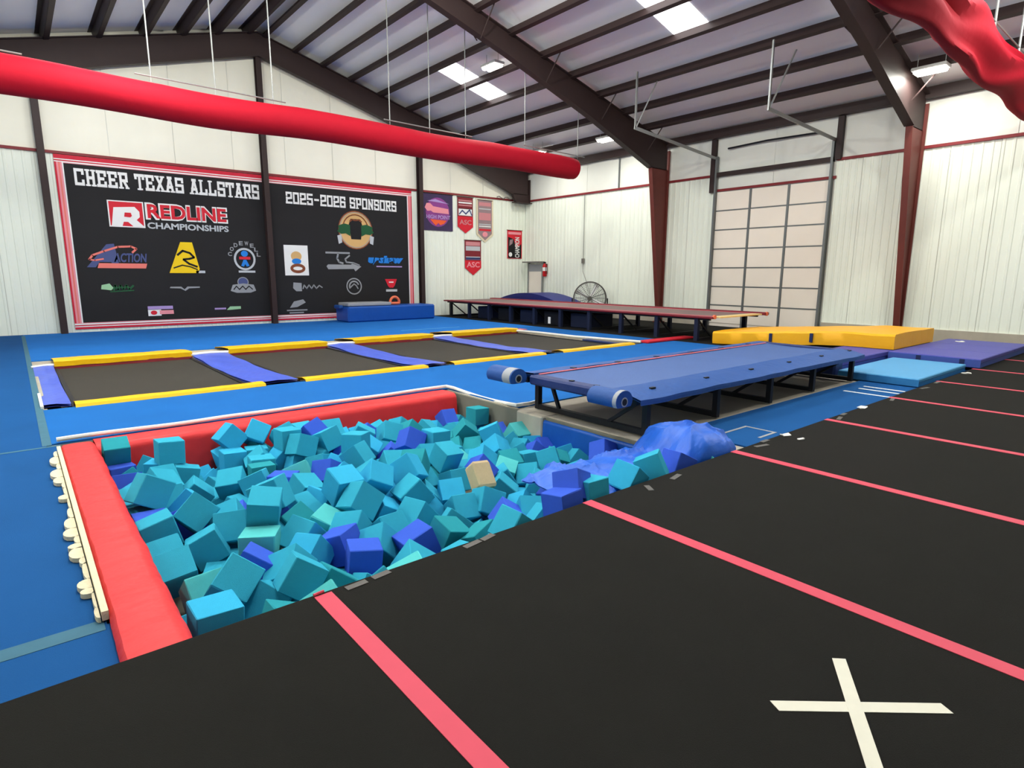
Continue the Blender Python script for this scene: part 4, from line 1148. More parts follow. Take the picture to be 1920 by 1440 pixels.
# ================================================================ LETTERING
GL = {
    'C': [(3.5, 4.4, 3.5, 5.5), (3.5, 5.5, .5, 5.5), (.5, 5.5, .5, .5), (.5, .5, 3.5, .5), (3.5, .5, 3.5, 1.6)],
    'H': [(.8, .5, .8, 5.5), (3.2, .5, 3.2, 5.5), (.8, 3, 3.2, 3), (.3, .3, 1.3, .3), (2.7, .3, 3.7, .3), (.3, 5.7, 1.3, 5.7), (2.7, 5.7, 3.7, 5.7)],
    'E': [(.8, .5, .8, 5.5), (.3, .5, 3.5, .5), (.8, 3, 2.6, 3), (.3, 5.5, 3.5, 5.5), (3.5, .5, 3.5, 1.6), (3.5, 5.5, 3.5, 4.4)],
    'R': [(.8, .5, .8, 5.5), (.3, 5.5, 3.3, 5.5), (3.4, 5.5, 3.4, 3.1), (3.4, 3, .8, 3), (2.1, 3, 3.5, .5), (.3, .3, 1.4, .3), (3.2, .3, 3.9, .3)],
    'T': [(.2, 5.5, 3.8, 5.5), (2, 5.5, 2, .5), (.3, 5.5, .3, 4.5), (3.7, 5.5, 3.7, 4.5), (1.3, .3, 2.7, .3)],
    'X': [(.7, .5, 3.3, 5.5), (3.3, .5, .7, 5.5), (.2, .3, 1.3, .3), (2.7, .3, 3.8, .3), (.2, 5.7, 1.3, 5.7), (2.7, 5.7, 3.8, 5.7)],
    'A': [(.7, .5, 1.9, 5.5), (3.3, .5, 2.1, 5.5), (1, 2, 3, 2), (.1, .3, 1.3, .3), (2.7, .3, 3.9, .3), (1.4, 5.6, 2.6, 5.6)],
    'S': [(3.5, 4.5, 3.5, 5.5), (3.5, 5.5, .5, 5.5), (.5, 5.5, .5, 3), (.5, 3, 3.5, 3), (3.5, 3, 3.5, .5), (3.5, .5, .5, .5), (.5, .5, .5, 1.5)],
    'L': [(.8, .5, .8, 5.5), (.3, .5, 3.5, .5), (3.5, .5, 3.5, 1.9), (.3, 5.7, 1.4, 5.7)],
    'P': [(.8, .5, .8, 5.5), (.3, 5.5, 3.3, 5.5), (3.4, 5.5, 3.4, 2.6), (3.4, 2.5, .8, 2.5), (.3, .3, 1.5, .3)],
    'O': [(.5, .5, .5, 5.5), (3.5, .5, 3.5, 5.5), (.5, .5, 3.5, .5), (.5, 5.5, 3.5, 5.5)],
    'N': [(.7, .5, .7, 5.5), (3.3, .5, 3.3, 5.5), (.8, 5.3, 3.2, .7), (.2, .3, 1.2, .3), (2.7, 5.7, 3.8, 5.7)],
    '2': [(.5, 4.4, .5, 5.5), (.5, 5.5, 3.5, 5.5), (3.5, 5.5, 3.5, 3), (3.5, 3, .5, 2.6), (.5, 3, .5, .5), (.3, .5, 3.6, .5)],
    '5': [(3.5, 5.5, .5, 5.5), (.5, 5.5, .5, 3.2), (.5, 3.2, 3.5, 3.2), (3.5, 3.2, 3.5, .5), (3.5, .5, .5, .5), (.5, .5, .5, 1.4)],
    '6': [(3.5, 5.5, .5, 5.5), (.5, 5.5, .5, .5), (.5, .5, 3.5, .5), (3.5, .5, 3.5, 3), (3.5, 3, .5, 3), (3.5, 5.5, 3.5, 4.6)],
    '-': [(.9, 3, 3.1, 3)],
}
GL['0'] = GL['O']


def block_text(txt, x0, x1, z0, z1, yf, m, parent, name='lettering', th=1.08):
    adv = [4.7 if c != ' ' else 2.6 for c in txt]
    tot = sum(adv) - 0.7
    sx, sz = (x1 - x0) / tot, (z1 - z0) / 6.0
    cur = 0.0
    h = th / 2
    for c, a in zip(txt, adv):
        b = MB()
        for k, (xa, ya, xb, yb) in enumerate(GL.get(c, [])):
            dx, dy = xb - xa, yb - ya
            L = math.hypot(dx, dy)
            dx, dy = dx / L, dy / L
            hh = h if not (abs(dy) < 0.01 and (ya < 0.4 or ya > 5.65)) else 0.3
            e = h if abs(dx) < 0.01 or abs(dy) < 0.01 else 0.1
            pts = [(xa - dx * e + dy * hh, ya - dy * e - dx * hh), (xb + dx * e + dy * hh, yb + dy * e - dx * hh), (xb + dx * e - dy * hh, yb + dy * e + dx * hh), (xa - dx * e - dy * hh, ya - dy * e + dx * hh)]
            b.prism([(x0 + (cur + u) * sx, z0 + v * sz) for u, v in pts], lambda u, v, d: (u, d, v), yf - 0.004 - 0.0003 * k, yf)
        cur += a
        if b.v:
            b.build(name, m, parent)


def font_text(txt, x0, x1, z0, z1, yf, m, parent, name='lettering', bold=0.0, shear=0.0, depth=0.004, vertical=False):
    c = bpy.data.curves.new('txt', 'FONT')
    c.body = txt
    c.offset = bold
    c.shear = shear
    c.resolution_u = 3
    o = bpy.data.objects.new('txt', c)
    COL.objects.link(o)
    dg = bpy.context.evaluated_depsgraph_get()
    me = bpy.data.meshes.new_from_object(o.evaluated_get(dg))
    vs = [tuple(v.co) for v in me.vertices]
    fs = [tuple(p.vertices) for p in me.polygons]
    bpy.data.objects.remove(o)
    bpy.data.curves.remove(c)
    bpy.data.meshes.remove(me)
    ax, bx_ = min(v[0] for v in vs), max(v[0] for v in vs)
    ay, by_ = min(v[1] for v in vs), max(v[1] for v in vs)
    if vertical:
        P_ = lambda v: (x1 - (v[1] - ay) / (by_ - ay) * (x1 - x0), yf, z0 + (v[0] - ax) / (bx_ - ax) * (z1 - z0))
    else:
        P_ = lambda v: (x0 + (v[0] - ax) / (bx_ - ax) * (x1 - x0), yf, z0 + (v[1] - ay) / (by_ - ay) * (z1 - z0))
    b = MB()
    n = len(vs)
    b.v = [P_(v) for v in vs] + [(p[0], yf - depth, p[2]) for p in map(P_, vs)]
    b.f = [f for f in fs] + [tuple(i + n for i in f[::-1]) for f in fs]
    cnt = {}
    for f in fs:
        for i in range(len(f)):
            e = (f[i], f[(i + 1) % len(f)])
            cnt[tuple(sorted(e))] = cnt.get(tuple(sorted(e)), 0) + 1
    for f in fs:
        for i in range(len(f)):
            e = (f[i], f[(i + 1) % len(f)])
            if cnt[tuple(sorted(e))] == 1:
                b.f.append((e[0], e[1], e[1] + n, e[0] + n))
    return b.build(name, m, parent, fix=False)


def flat(poly, yf, m, parent, name, dep=0.004):
    return MB().prism(poly, lambda u, v, d: (u, d, v), yf - dep, yf).build(name, m, parent)


def ell(cx, cz, rx, rz, n=28, a0=0.0, a1=2 * math.pi):
    return [(cx + rx * math.cos(a0 + (a1 - a0) * i / n), cz + rz * math.sin(a0 + (a1 - a0) * i / n)) for i in range(n if a1 - a0 > 6.2 else n + 1)]


def ringp(cx, cz, rx, rz, w_, yf, m, parent, name, a0=0.0, a1=2 * math.pi, n=28, dep=0.004):
    b = MB()
    def f(s, u):
        a = a0 + (a1 - a0) * s
        k = [0, w_, w_, 0, 0][int(round(u * 4))]
        d = [0, 0, dep, dep, 0][int(round(u * 4))]
        return (cx + (rx - k) * math.cos(a), yf - d, cz + (rz - k) * math.sin(a))
    b.grid(n, 4, f)
    return b.build(name, m, parent)


def stroke(pts, wd, yf, m, parent, name, dep=0.004):
    b = MB()
    for (xa, za), (xb, zb) in zip(pts[:-1], pts[1:]):
        L = math.hypot(xb - xa, zb - za) or 1e-6
        dx, dz = (xb - xa) / L, (zb - za) / L
        h = wd / 2
        b.prism([(xa - dx * h * .4 + dz * h, za - dz * h * .4 - dx * h), (xb + dx * h * .4 + dz * h, zb + dz * h * .4 - dx * h), (xb + dx * h * .4 - dz * h, zb + dz * h * .4 + dx * h), (xa - dx * h * .4 - dz * h, za - dz * h * .4 + dx * h)], lambda u, v, d: (u, d, v), yf - dep, yf)
    return b.build(name, m, parent)


def rect(x0, x1, z0, z1):
    return [(x0, z0), (x1, z0), (x1, z1), (x0, z1)]


# ================================================================ SPONSOR BANNER
YB_ = YA - 0.032
t = thing('sponsor_banner', 'huge black sponsor banner with red and white border on the rear wall', 'banner', (6.2, YB_, 0.0))
b = MB()
def ban(s, u):
    x, z = 1.16 + 10.14 * s, 0.02 + 4.36 * u
    return (x, YB_ - 0.004 * noise.noise(Vector((x * 0.9, 0, z * 0.5))), z)
b.grid(40, 16, ban)
b.build('banner_sheet', M['banner_black'], t, smooth=True)
y1 = YB_ - 0.005
for z0, z1, m in ((0.02, 0.075, 'banner_red'), (0.075, 0.10, 'white'), (0.10, 0.13, 'banner_red'), (0.13, 0.165, 'white'), (0.165, 0.185, 'banner_pink')):
    flat(rect(1.16, 11.3, z0, z1), y1, M[m], t, 'border_stripe')
for z0, z1, m in ((4.28, 4.38, 'banner_red'), (4.255, 4.28, 'white'), (4.225, 4.255, 'banner_red'), (4.195, 4.225, 'white'), (4.18, 4.195, 'banner_pink')):
    flat(rect(1.16, 11.3, z0, z1), y1, M[m], t, 'border_stripe')
for xa, sg in ((1.16, 1), (11.3, -1)):
    for a, c, m in ((0, 0.04, 'banner_red'), (0.04, 0.08, 'banner_pink'), (0.08, 0.115, 'salmon_print'), (0.115, 0.155, 'banner_pink'), (0.155, 0.185, 'white')):
        xs2 = sorted((xa + sg * a, xa + sg * c))
        flat(rect(xs2[0], xs2[1], 0.18, 4.2), y1 - 0.001, M[m], t, 'border_stripe')
y2 = YB_ - 0.006
block_text('CHEER TEXAS ALLSTARS', 1.54, 6.05, 3.67, 4.08, y2, M['white'], t, 'title_letter')
block_text('2025-2026 SPONSORS', 6.85, 10.68, 3.62, 3.97, y2, M['white'], t, 'title_letter')
# winner logo
flat(rect(2.17, 2.99, 2.68, 3.36), y2, M['white'], t, 'logo_plate')
flat(rect(2.20, 2.96, 2.71, 3.33), y2 - 0.004, M['red_print'], t, 'logo_plate')
flat([(2.22, 2.70), (2.30, 3.18), (2.78, 3.22), (2.88, 3.10), (2.88, 2.96), (2.80, 2.88), (2.98, 2.70), (2.72, 2.70), (2.60, 2.82), (2.5, 2.82), (2.46, 2.70)], y2 - 0.008, M['white'], t, 'logo_letter')
flat([(2.52, 2.95), (2.54, 3.06), (2.68, 3.06), (2.70, 2.98), (2.66, 2.94)], y2 - 0.012, M['red_print'], t, 'logo_letter')
font_text('REDLINE', 3.02, 5.11, 2.91, 3.36, y2, M['white'], t, 'logo_lettering', 0.06)
font_text('REDLINE', 3.07, 5.07, 2.95, 3.32, y2 - 0.005, M['red_print'], t, 'logo_lettering', 0.03)
font_text('CHAMPIONSHIPS', 3.04, 5.11, 2.67, 2.84, y2, M['silver_print'], t, 'logo_lettering', 0.03)
# second row
flat([(1.57, 1.62), (2.05, 2.22), (2.22, 2.24), (2.30, 1.62), (2.14, 1.62), (2.12, 1.76), (1.86, 1.76), (1.76, 1.62)], y2, M['navy_print'], t, 'logo_letter')
stroke([(1.64, 1.82), (1.72, 1.93), (1.98, 2.04), (2.3, 2.16), (2.6, 2.18), (2.72, 2.12), (2.62, 2.02)], 0.05, y2 - 0.004, M['salmon_print'], t, 'logo_swoosh')
stroke([(1.64, 1.82), (1.76, 1.80), (1.95, 1.84)], 0.04, y2 - 0.004, M['salmon_print'], t, 'logo_swoosh')
font_text('ACTION', 2.18, 2.95, 1.76, 2.0, y2, M['navy_print'], t, 'logo_lettering', 0.03, 0.2)
flat([(1.80, 1.60), (1.84, 1.73), (2.94, 1.73), (2.90, 1.60)], y2 - 0.002, M['salmon_print'], t, 'logo_bar')
flat([(3.46, 1.48), (3.80, 2.34), (4.10, 2.34), (4.24, 1.60), (4.20, 1.48)], y2, M['yellow_print'], t, 'logo_letter')
stroke([(3.70, 1.98), (3.84, 2.10), (4.02, 2.04), (4.12, 1.92), (4.0, 1.88), (3.84, 1.86), (3.98, 1.74), (4.18, 1.66)], 0.055, y2 - 0.004, M['black_print'], t, 'logo_swoosh')
stroke([(3.58, 1.62), (3.80, 1.70), (4.0, 1.66), (4.18, 1.58)], 0.035, y2 - 0.004, M['black_print'], t, 'logo_swoosh')
flat(rect(4.14, 4.38, 1.48, 1.55), y2, M['silver_print'], t, 'logo_bar')
ringp(5.50, 1.90, 0.31, 0.33, 0.06, y2, M['silver_print'], t, 'logo_ring')
flat(ell(5.50, 1.90, 0.24, 0.26), y2, M['black_print'], t, 'logo_disc')
flat(ell(5.50, 2.06, 0.10, 0.09, 14), y2 - 0.004, M['blue_print'], t, 'logo_disc')
flat(rect(5.34, 5.66, 1.89, 1.97), y2 - 0.005, M['red_print'], t, 'logo_bar')
flat([(5.38, 1.70), (5.46, 1.88), (5.54, 1.88), (5.62, 1.70), (5.54, 1.68), (5.50, 1.76), (5.46, 1.68)], y2 - 0.006, M['blue_print'], t, 'logo_figure')
for i, ch_ in enumerate('CODEWELL'):
    a = math.pi * (0.93 - 0.86 * i / 7)
    cx, cz = 5.50 + 0.42 * math.cos(a), 1.95 + 0.42 * math.sin(a)
    font_text(ch_, cx - 0.055, cx + 0.055, cz - 0.06, cz + 0.06, y2, M['grey_print'], t, 'logo_lettering', 0.03)
flat(rect(5.30, 5.78, 1.50, 1.56), y2, M['silver_print'], t, 'logo_bar')
# third row
flat([(1.82, 1.05), (1.84, 1.16), (2.02, 1.20), (2.10, 1.08), (2.04, 1.02)], y2, M['mint_print'], t, 'logo_bar')
stroke([(2.10, 1.02), (2.14, 1.15), (2.2, 1.03), (2.26, 1.15), (2.32, 1.04), (2.40, 1.15), (2.46, 1.04), (2.56, 1.14)], 0.05, y2, M['green_print'], t, 'logo_lettering')
stroke([(2.02, 0.98), (2.56, 1.01)], 0.03, y2, M['green_print'], t, 'logo_bar')
flat([(3.43, 1.06), (3.45, 1.10), (3.72, 1.10), (3.80, 1.02), (3.88, 1.10), (4.2, 1.10), (4.2, 1.06), (3.92, 1.05), (3.82, 0.98), (3.70, 1.05)], y2, M['grey_print'], t, 'logo_bar')
flat(ell(5.40, 1.22, 0.15, 0.14), y2, M['navy_print'], t, 'logo_disc')
ringp(5.40, 1.22, 0.16, 0.15, 0.025, y2 - 0.002, M['grey_print'], t, 'logo_ring')
flat([(5.03, 0.96), (5.10, 1.14), (5.40, 1.18), (5.70, 1.14), (5.76, 0.96), (5.60, 0.90), (5.20, 0.90)], y2 - 0.004, M['grey_print'], t, 'logo_bar')
stroke([(5.12, 1.0), (5.2, 1.10), (5.28, 1.0), (5.38, 1.10), (5.46, 1.0), (5.56, 1.10), (5.66, 1.0)], 0.03, y2 - 0.008, M['black_print'], t, 'logo_lettering')
# bottom row
flat(rect(2.84, 3.46, 0.48, 0.57), y2, M['lilac_print'], t, 'logo_bar')
flat(rect(2.84, 3.16, 0.30, 0.47), y2, M['white'], t, 'logo_bar')
flat(ell(2.98, 0.39, 0.08, 0.06, 12), y2 - 0.004, M['red_print'], t, 'logo_disc')
flat(rect(3.12, 3.47, 0.34, 0.45), y2 - 0.001, M['banner_pink'], t, 'logo_bar')
flat(rect(4.55, 4.86, 0.42, 0.47), y2, M['lilac_print'], t, 'logo_bar')
flat([(4.88, 0.40), (4.98, 0.50), (5.28, 0.50), (5.28, 0.42), (4.98, 0.40)], y2, M['mint_print'], t, 'logo_bar')
# right half
flat(ell(9.12, 2.92, 0.60, 0.61), y2, M['tan_print'], t, 'logo_disc')
ringp(9.12, 2.92, 0.62, 0.63, 0.035, y2 - 0.003, M['brown_print'], t, 'logo_ring')
ringp(9.12, 2.92, 0.57, 0.58, 0.02, y2 - 0.004, M['grey_print'], t, 'logo_ring')
flat([(8.95, 3.28), (9.3, 3.28), (9.36, 3.1), (9.3, 2.62), (8.95, 2.62), (8.88, 3.1)], y2 - 0.006, M['black_print'], t, 'logo_figure')
for sg in (-1, 1):
    flat([(9.12 + sg * a, z) for a, z in ((0.20, 3.08), (0.40, 3.12), (0.62, 3.04), (0.60, 2.94), (0.66, 2.86), (0.52, 2.78), (0.36, 2.80), (0.2, 2.72))][::sg], y2 - 0.008, M['green_print'], t, 'logo_figure')
    flat([(9.12 + sg * a, z) for a, z in ((0.52, 2.76), (0.66, 2.72), (0.62, 2.45), (0.5, 2.5))][::sg], y2 - 0.007, M['silver_print'], t, 'logo_figure')
stroke([(9.12 + 0.46 * math.cos(a), 2.94 + 0.48 * math.sin(a)) for a in [0.35 + 2.44 * i / 10 for i in range(11)]], 0.035, y2 - 0.009, M['brown_print'], t, 'logo_swoosh')
stroke([(8.92, 3.20), (9.0, 3.26), (9.12, 3.24), (9.24, 3.26), (9.34, 3.20)], 0.05, y2 - 0.010, M['brown_print'], t, 'logo_swoosh')
flat(rect(6.68, 7.44, 1.42, 2.36), y2, M['white'], t, 'logo_plate')
flat(ell(7.06, 2.02, 0.17, 0.15, 20), y2 - 0.005, M['tan_print'], t, 'logo_disc')
flat(ell(7.06, 1.86, 0.15, 0.09, 18), y2 - 0.006, M['blue_print'], t, 'logo_disc')
ringp(7.09, 1.64, 0.24, 0.15, 0.09, y2 - 0.007, M['brown_print'], t, 'logo_ring')
stroke([(8.04, 2.16), (8.86, 2.16)], 0.06, y2, M['grey_print'], t, 'logo_letter')
stroke([(8.46, 2.14), (8.42, 1.98), (8.48, 1.86), (8.62, 1.82)], 0.06, y2, M['grey_print'], t, 'logo_letter')
stroke([(8.86, 2.08), (8.70, 1.96), (8.74, 1.86), (8.98, 1.84), (9.2, 1.76)], 0.05, y2, M['grey_print'], t, 'logo_letter')
flat([(8.04, 1.72), (8.10, 1.78), (8.9, 1.78), (8.96, 1.84), (9.27, 1.72), (9.05, 1.56), (9.0, 1.64), (8.1, 1.62)], y2, M['grey_print'], t, 'logo_bar')
font_text('upshaw', 9.53, 10.9, 1.78, 2.10, y2, M['blue_print'], t, 'logo_lettering', 0.10, 0.15)
flat(rect(9.84, 10.84, 1.71, 1.75), y2, M['lilac_print'], t, 'logo_bar')
flat([(6.90, 1.02), (6.92, 1.20), (7.18, 1.18), (7.18, 0.92), (7.0, 0.92)], y2, M['grey_print'], t, 'logo_figure')
stroke([(7.22, 1.0), (7.26, 1.12), (7.34, 1.0), (7.42, 1.12), (7.50, 1.0), (7.58, 1.12), (7.66, 1.0), (7.76, 1.10), (7.86, 1.03)], 0.035, y2, M['grey_print'], t, 'logo_lettering')
ringp(8.98, 1.06, 0.28, 0.28, 0.04, y2, M['grey_print'], t, 'logo_ring')
ringp(8.98, 1.06, 0.19, 0.19, 0.05, y2, M['grey_print'], t, 'logo_ring', 0.3, 3.6)
stroke([(8.84, 1.02), (8.98, 1.14), (9.06, 1.08), (9.12, 0.98)], 0.04, y2, M['grey_print'], t, 'logo_swoosh')
flat([(10.15, 1.30), (10.62, 1.30), (10.52, 1.06), (10.46, 1.00), (10.32, 1.00), (10.26, 1.06)], y2, M['red_print'], t, 'logo_figure')
flat(rect(10.30, 10.48, 1.17, 1.21), y2 - 0.005, M['white'], t, 'logo_bar')
flat(rect(10.18, 10.62, 0.86, 0.94), y2, M['silver_print'], t, 'logo_bar')
flat([(6.76, 0.40), (6.9, 0.60), (7.2, 0.66), (7.28, 0.56), (7.0, 0.42)], y2, M['grey_print'], t, 'logo_swoosh')
flat(rect(6.66, 7.32, 0.30, 0.34), y2, M['grey_print'], t, 'logo_bar')
flat(rect(6.74, 7.2, 0.22, 0.26), y2, M['grey_print'], t, 'logo_bar')

# ================================================================ WALL FLAGS
yf = YA - 0.03
def sheet(x0, x1, z0, z1, tip, m, t, nm, y=yf):
    poly = rect(x0, x1, z0, z1)
    if tip:
        poly = [(x0, z0), ((x0 + x1) / 2, z0 - tip), (x1, z0), (x1, z1), (x0, z1)]
    return flat(poly, y, M[m], t, nm, 0.006)
def hang(x0, x1, z, t):
    MB().tube([(x0 - 0.03, yf - 0.01, z), (x1 + 0.03, yf - 0.01, z)], 0.012, 6).build('hanging_rod', M['steel'], t)
t = thing('poster_banner', 'square dark purple banner with glowing white lettering beside the sponsor banner', 'banner', (12.35, yf, 3.05))
sheet(11.76, 13.06, 3.06, 4.38, 0, 'darkpurple_print', t, 'fabric')
flat(ell(12.4, 3.72, 0.52, 0.52, 24), yf - 0.007, M['purple_print'], t, 'print_glow')
flat([(11.84, 3.86), (11.92, 4.02), (12.08, 4.02), (12.2, 3.92), (12.86, 3.86), (12.88, 3.68), (12.2, 3.70), (12.1, 3.76), (11.95, 3.74)], yf - 0.012, M['banner_pink'], t, 'print_logo')
font_text('HIGH POINT', 11.9, 12.94, 3.48, 3.62, yf - 0.012, M['lilac_print'], t, 'lettering', 0.02)
flat([(12.06, 3.46), (12.78, 3.44), (12.66, 3.32), (12.5, 3.26), (12.42, 3.34), (12.3, 3.24), (12.2, 3.32)], yf - 0.013, M['orange_print'], t, 'print_flame')
flat([(11.95, 4.10), (12.3, 4.18), (12.9, 4.04), (12.3, 4.08)], yf - 0.012, M['lilac_print'], t, 'print_streak')
hang(11.76, 13.06, 4.37, t)

def pennant(label, x0, x1, z0, z1, tip, base, bands, border=None):
    t = thing('pennant', label, 'pennant', ((x0 + x1) / 2, yf, z0 - tip))
    if border:
        sheet(x0 - 0.07, x1 + 0.07, z0 - 0.05, z1 + 0.02, tip + 0.03, border, t, 'border', yf + 0.002)
    sheet(x0, x1, z0, z1, tip, base, t, 'fabric')
    for (a, c, m) in bands:
        flat(rect(x0 + 0.05, x1 - 0.05, z0 + (z1 - z0) * a, z0 + (z1 - z0) * c), yf - 0.007, M[m], t, 'print_band')
    hang(x0, x1, z1 - 0.005, t)
    return t
t = pennant('maroon pennant with red tip hung between the purple banner and the mauve pennant', 13.28, 14.0, 3.26, 4.36, 0.24, 'maroon_print', ((0.86, 0.90, 'pinkgrey_print'), (0.78, 0.83, 'white'), (0.70, 0.74, 'pinkgrey_print'), (0.38, 0.62, 'white'), (0.60, 0.66, 'maroon_print')))
flat([(13.28, 3.26), (13.64, 3.02), (14.0, 3.26), (14.0, 3.64), (13.28, 3.64)], yf - 0.009, M['red_print'], t, 'print_tip')
stroke([(13.36, 3.72), (13.5, 3.86), (13.66, 3.74), (13.84, 3.9), (13.94, 3.7)], 0.05, yf - 0.010, M['navy_print'], t, 'print_streak')
font_text('ASC', 13.36, 13.92, 3.34, 3.52, yf - 0.014, M['pinkgrey_print'], t, 'lettering', 0.02)
t = pennant('tall mauve pennant with a cream border, rightmost of the upper row', 14.24, 14.92, 3.05, 4.32, 0.26, 'mauve_print', ((0.82, 0.93, 'pinkgrey_print'), (0.72, 0.75, 'silver_print'), (0.40, 0.62, 'pinkgrey_print'), (0.26, 0.29, 'silver_print'), (0.20, 0.23, 'white'), (0.08, 0.14, 'red_print')), 'cream_foam')
flat(ell(14.58, 3.02, 0.13, 0.10, 14), yf - 0.010, M['banner_pink'], t, 'print_disc')
t = pennant('maroon pennant with blue stripe and red tip, lowest on the rear wall', 13.6, 14.38, 1.72, 2.78, 0.28, 'maroon_print', ((0.80, 0.94, 'pinkgrey_print'), (0.62, 0.78, 'silver_print'), (0.30, 0.38, 'navy_print'), (0.38, 0.41, 'silver_print'), (0.34, 0.36, 'lilac_print')))
flat([(13.6, 1.72), (13.99, 1.44), (14.38, 1.72), (14.38, 2.0), (13.6, 2.0)], yf - 0.009, M['red_print'], t, 'print_tip')
font_text('ASC', 13.68, 14.30, 1.74, 1.95, yf - 0.014, M['banner_pink'], t, 'lettering', 0.02)
t = thing('champion_banner', 'upright red and black banner reading CHAMPION near the hall corner', 'banner', (16.1, yf, 2.1))
sheet(15.72, 16.50, 2.12, 3.26, 0, 'red_print', t, 'fabric')
flat([(15.76, 2.14), (16.46, 2.14), (16.46, 2.72), (16.2, 2.5), (16.05, 2.9), (15.76, 2.98)], yf - 0.007, M['black_print'], t, 'print_field')
font_text('CHAMPION', 16.12, 16.36, 2.16, 2.98, yf - 0.012, M['white'], t, 'lettering', 0.02, vertical=True)
flat(rect(15.76, 16.44, 3.08, 3.18), yf - 0.010, M['banner_pink'], t, 'print_band')
flat(ell(15.88, 2.28, 0.09, 0.09, 12), yf - 0.011, M['white'], t, 'print_disc')
flat([(15.82, 2.62), (15.98, 2.72), (16.02, 2.9), (15.84, 2.86)], yf - 0.011, M['mauve_print'], t, 'print_figure')
hang(15.72, 16.5, 3.25, t)

# ================================================================ TAPES ON THE BLACK FLOOR
tl = ['pink tape line running to the near left, closest to the camera', 'second pink tape line, passing just behind the white cross', 'third pink tape line, starting beside the crumpled blue bag', 'fourth pink tape line from the camera across the black floor', 'fifth pink tape line, starting at the three white tape strips', 'sixth pink tape line from the camera across the black floor', 'seventh pink tape line, starting at the purple mat corner', 'farthest pink tape line of the black floor']
for k in range(8):
    x = X0T + TS * k
    y_ = EDGE - (0.0 if k != 0 else 0.02)
    b = MB().box(x - 0.042, x + 0.042, YF + 0.5, y_, 0.0005, 0.003)
    tag(b.build('floor_tape', M['pink'], None), tl[k], 'tape', 'pink seam tapes')
tag(MB().tube([(X0T - 0.042, EDGE - 0.012, 0.009), (X0T + 0.01, EDGE - 0.008, 0.011)], 0.007, 6).build('tape_curl', M['pink'], None), 'curled end of the nearest pink tape at the pit edge', 'tape')
t = thing('tape_cross', 'white tape cross stuck on the black floor in the foreground', 'tape', (2.13, 0.63, 0.0))
for (xa, ya), (xb, yb), z in (((1.90, 0.835), (2.365, 0.435), 0.0), ((2.36, 0.80), (1.75, 0.42), 0.0015)):
    d = Vector((xb - xa, yb - ya, 0)).normalized()
    s_ = Vector((-d.y, d.x, 0)) * 0.025
    a_, b_ = Vector((xa, ya, 0)), Vector((xb, yb, 0))
    poly = [a_ + s_, a_ - s_ + d * 0.012, b_ - s_, b_ + s_ - d * 0.01]
    MB().prism([(p_.x, p_.y) for p_ in poly], lambda u, v, dd: (u, v, dd), 0.0005 + z, 0.002 + z).build('tape_strip', M['white_tape'], t)
for k, (x, ya, yb) in enumerate(((8.62, 2.68, 3.24), (8.97, 2.68, 3.18), (9.20, 2.68, 3.2))):
    tag(B('tape_strip', M['white'], None, x - 0.025, x + 0.025, ya, yb, ZB + 0.0005, ZB + 0.003), ['white tape strip nearest the pit on the blue carpet, longest of three', 'middle one of three white tape strips on the blue carpet', 'white tape strip closest to the light blue mat'][k], 'tape', 'white tape strips')
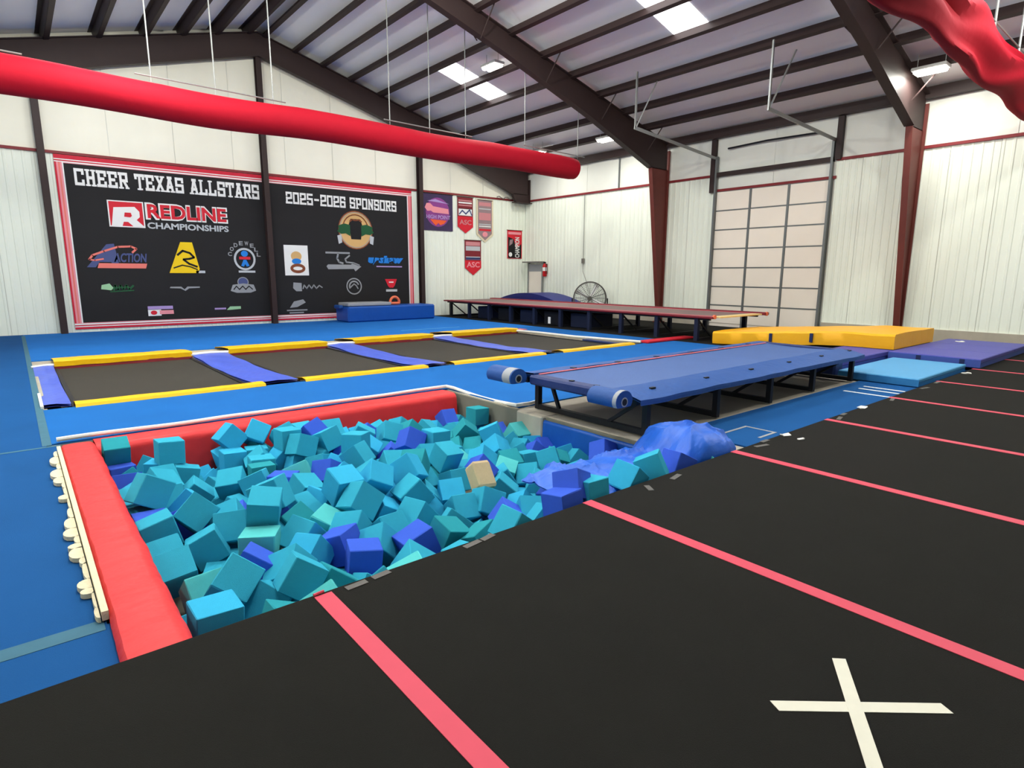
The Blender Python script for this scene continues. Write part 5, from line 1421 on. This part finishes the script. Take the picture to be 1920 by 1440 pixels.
# grey hook tape tabs on the black floor edge
random.seed(5)
GT = [(1.13, 2.535, 0.11), (1.27, 2.55, 0.10), (1.83, 2.54, 0.12), (1.95, 2.555, 0.10), (3.33, 2.47, 0.10), (3.68, 2.49, 0.14), (4.98, 2.50, 0.16), (5.15, 2.56, 0.12), (6.62, 2.50, 0.16), (6.85, 2.55, 0.12), (8.15, 2.50, 0.18), (9.35, 2.5, 0.2), (10.0, 2.53, 0.2)]
gl = ['grey tape tab at the pit edge next to the nearest pink tape', 'grey tape tab on the pit edge just right of the first tab', 'grey tape tab at the pit edge midway between two pink tapes', 'thin grey tape tab at the pit edge midway between two pink tapes', 'grey tape tab right of the second pink tape end', 'wide grey tape tab near the blue vinyl sheet', 'grey tape tab beside the crumpled blue bag', 'small grey tape tab behind the crumpled blue bag', 'grey tape tab just before the fourth pink tape', 'grey tape tab just past the fourth pink tape', 'grey tape tab before the three white tape strips', 'grey tape tab in front of the light blue mat', 'farther grey tape tab in front of the light blue mat']
for i, (x, y_, L) in enumerate(GT):
    ang = random.uniform(-0.25, 0.25) + (0.9 if i == 4 else 0)
    R = Matrix.Rotation(ang, 3, 'Z')
    tag(MB().obox((x, y_, 0.0022), (L, 0.04, 0.0025), R).build('tape_tab', M['grey_tape'], None), gl[i], 'tape')
# paper scraps
def scrap(x, y_, s, z, label, seed):
    random.seed(seed)
    n = 9
    poly = [(x + s * random.uniform(0.6, 1.1) * math.cos(2 * math.pi * i / n), y_ + s * random.uniform(0.4, 0.8) * math.sin(2 * math.pi * i / n)) for i in range(n)]
    b = MB()
    b.add([(p[0], p[1], z + random.uniform(0.0, 0.018)) for p in poly] + [(p[0], p[1], z + 0.001) for p in poly], [tuple(range(n)), tuple(range(2 * n - 1, n - 1, -1))] + [(i, i + n, (i + 1) % n + n, (i + 1) % n) for i in range(n)])
    tag(b.build('foam_scrap', M['white_trim'], None), label, 'scrap')
scrap(5.50, 2.535, 0.07, 0.002, 'white scrap on the black floor edge past the blue bag', 1)
scrap(5.46, 2.38, 0.045, 0.002, 'small pale scrap lying on the black floor', 2)
scrap(7.36, 2.55, 0.08, 0.002, 'white scrap at the floor edge past the fourth pink tape', 3)
scrap(11.3, 2.50, 0.09, 0.002, 'white scrap at the floor edge by the light blue mat corner', 4)
scrap(15.0, 3.5, 0.12, ZB + 0.212, 'white scrap lying on the far purple mat', 6)
# pale tape bracket on the blue strip
t = thing('tape_bracket', 'faded pale tape bracket on the blue carpet behind the blue bag', 'tape', (5.6, 3.0, ZB))
for a in ((5.25, 5.75, 3.05, 3.08), (5.72, 5.75, 2.74, 3.05), (5.42, 5.72, 2.74, 2.77)):
    B('tape_strip', M['grey_print'], t, a[0], a[1], a[2], a[3], ZB + 0.0005, ZB + 0.003)
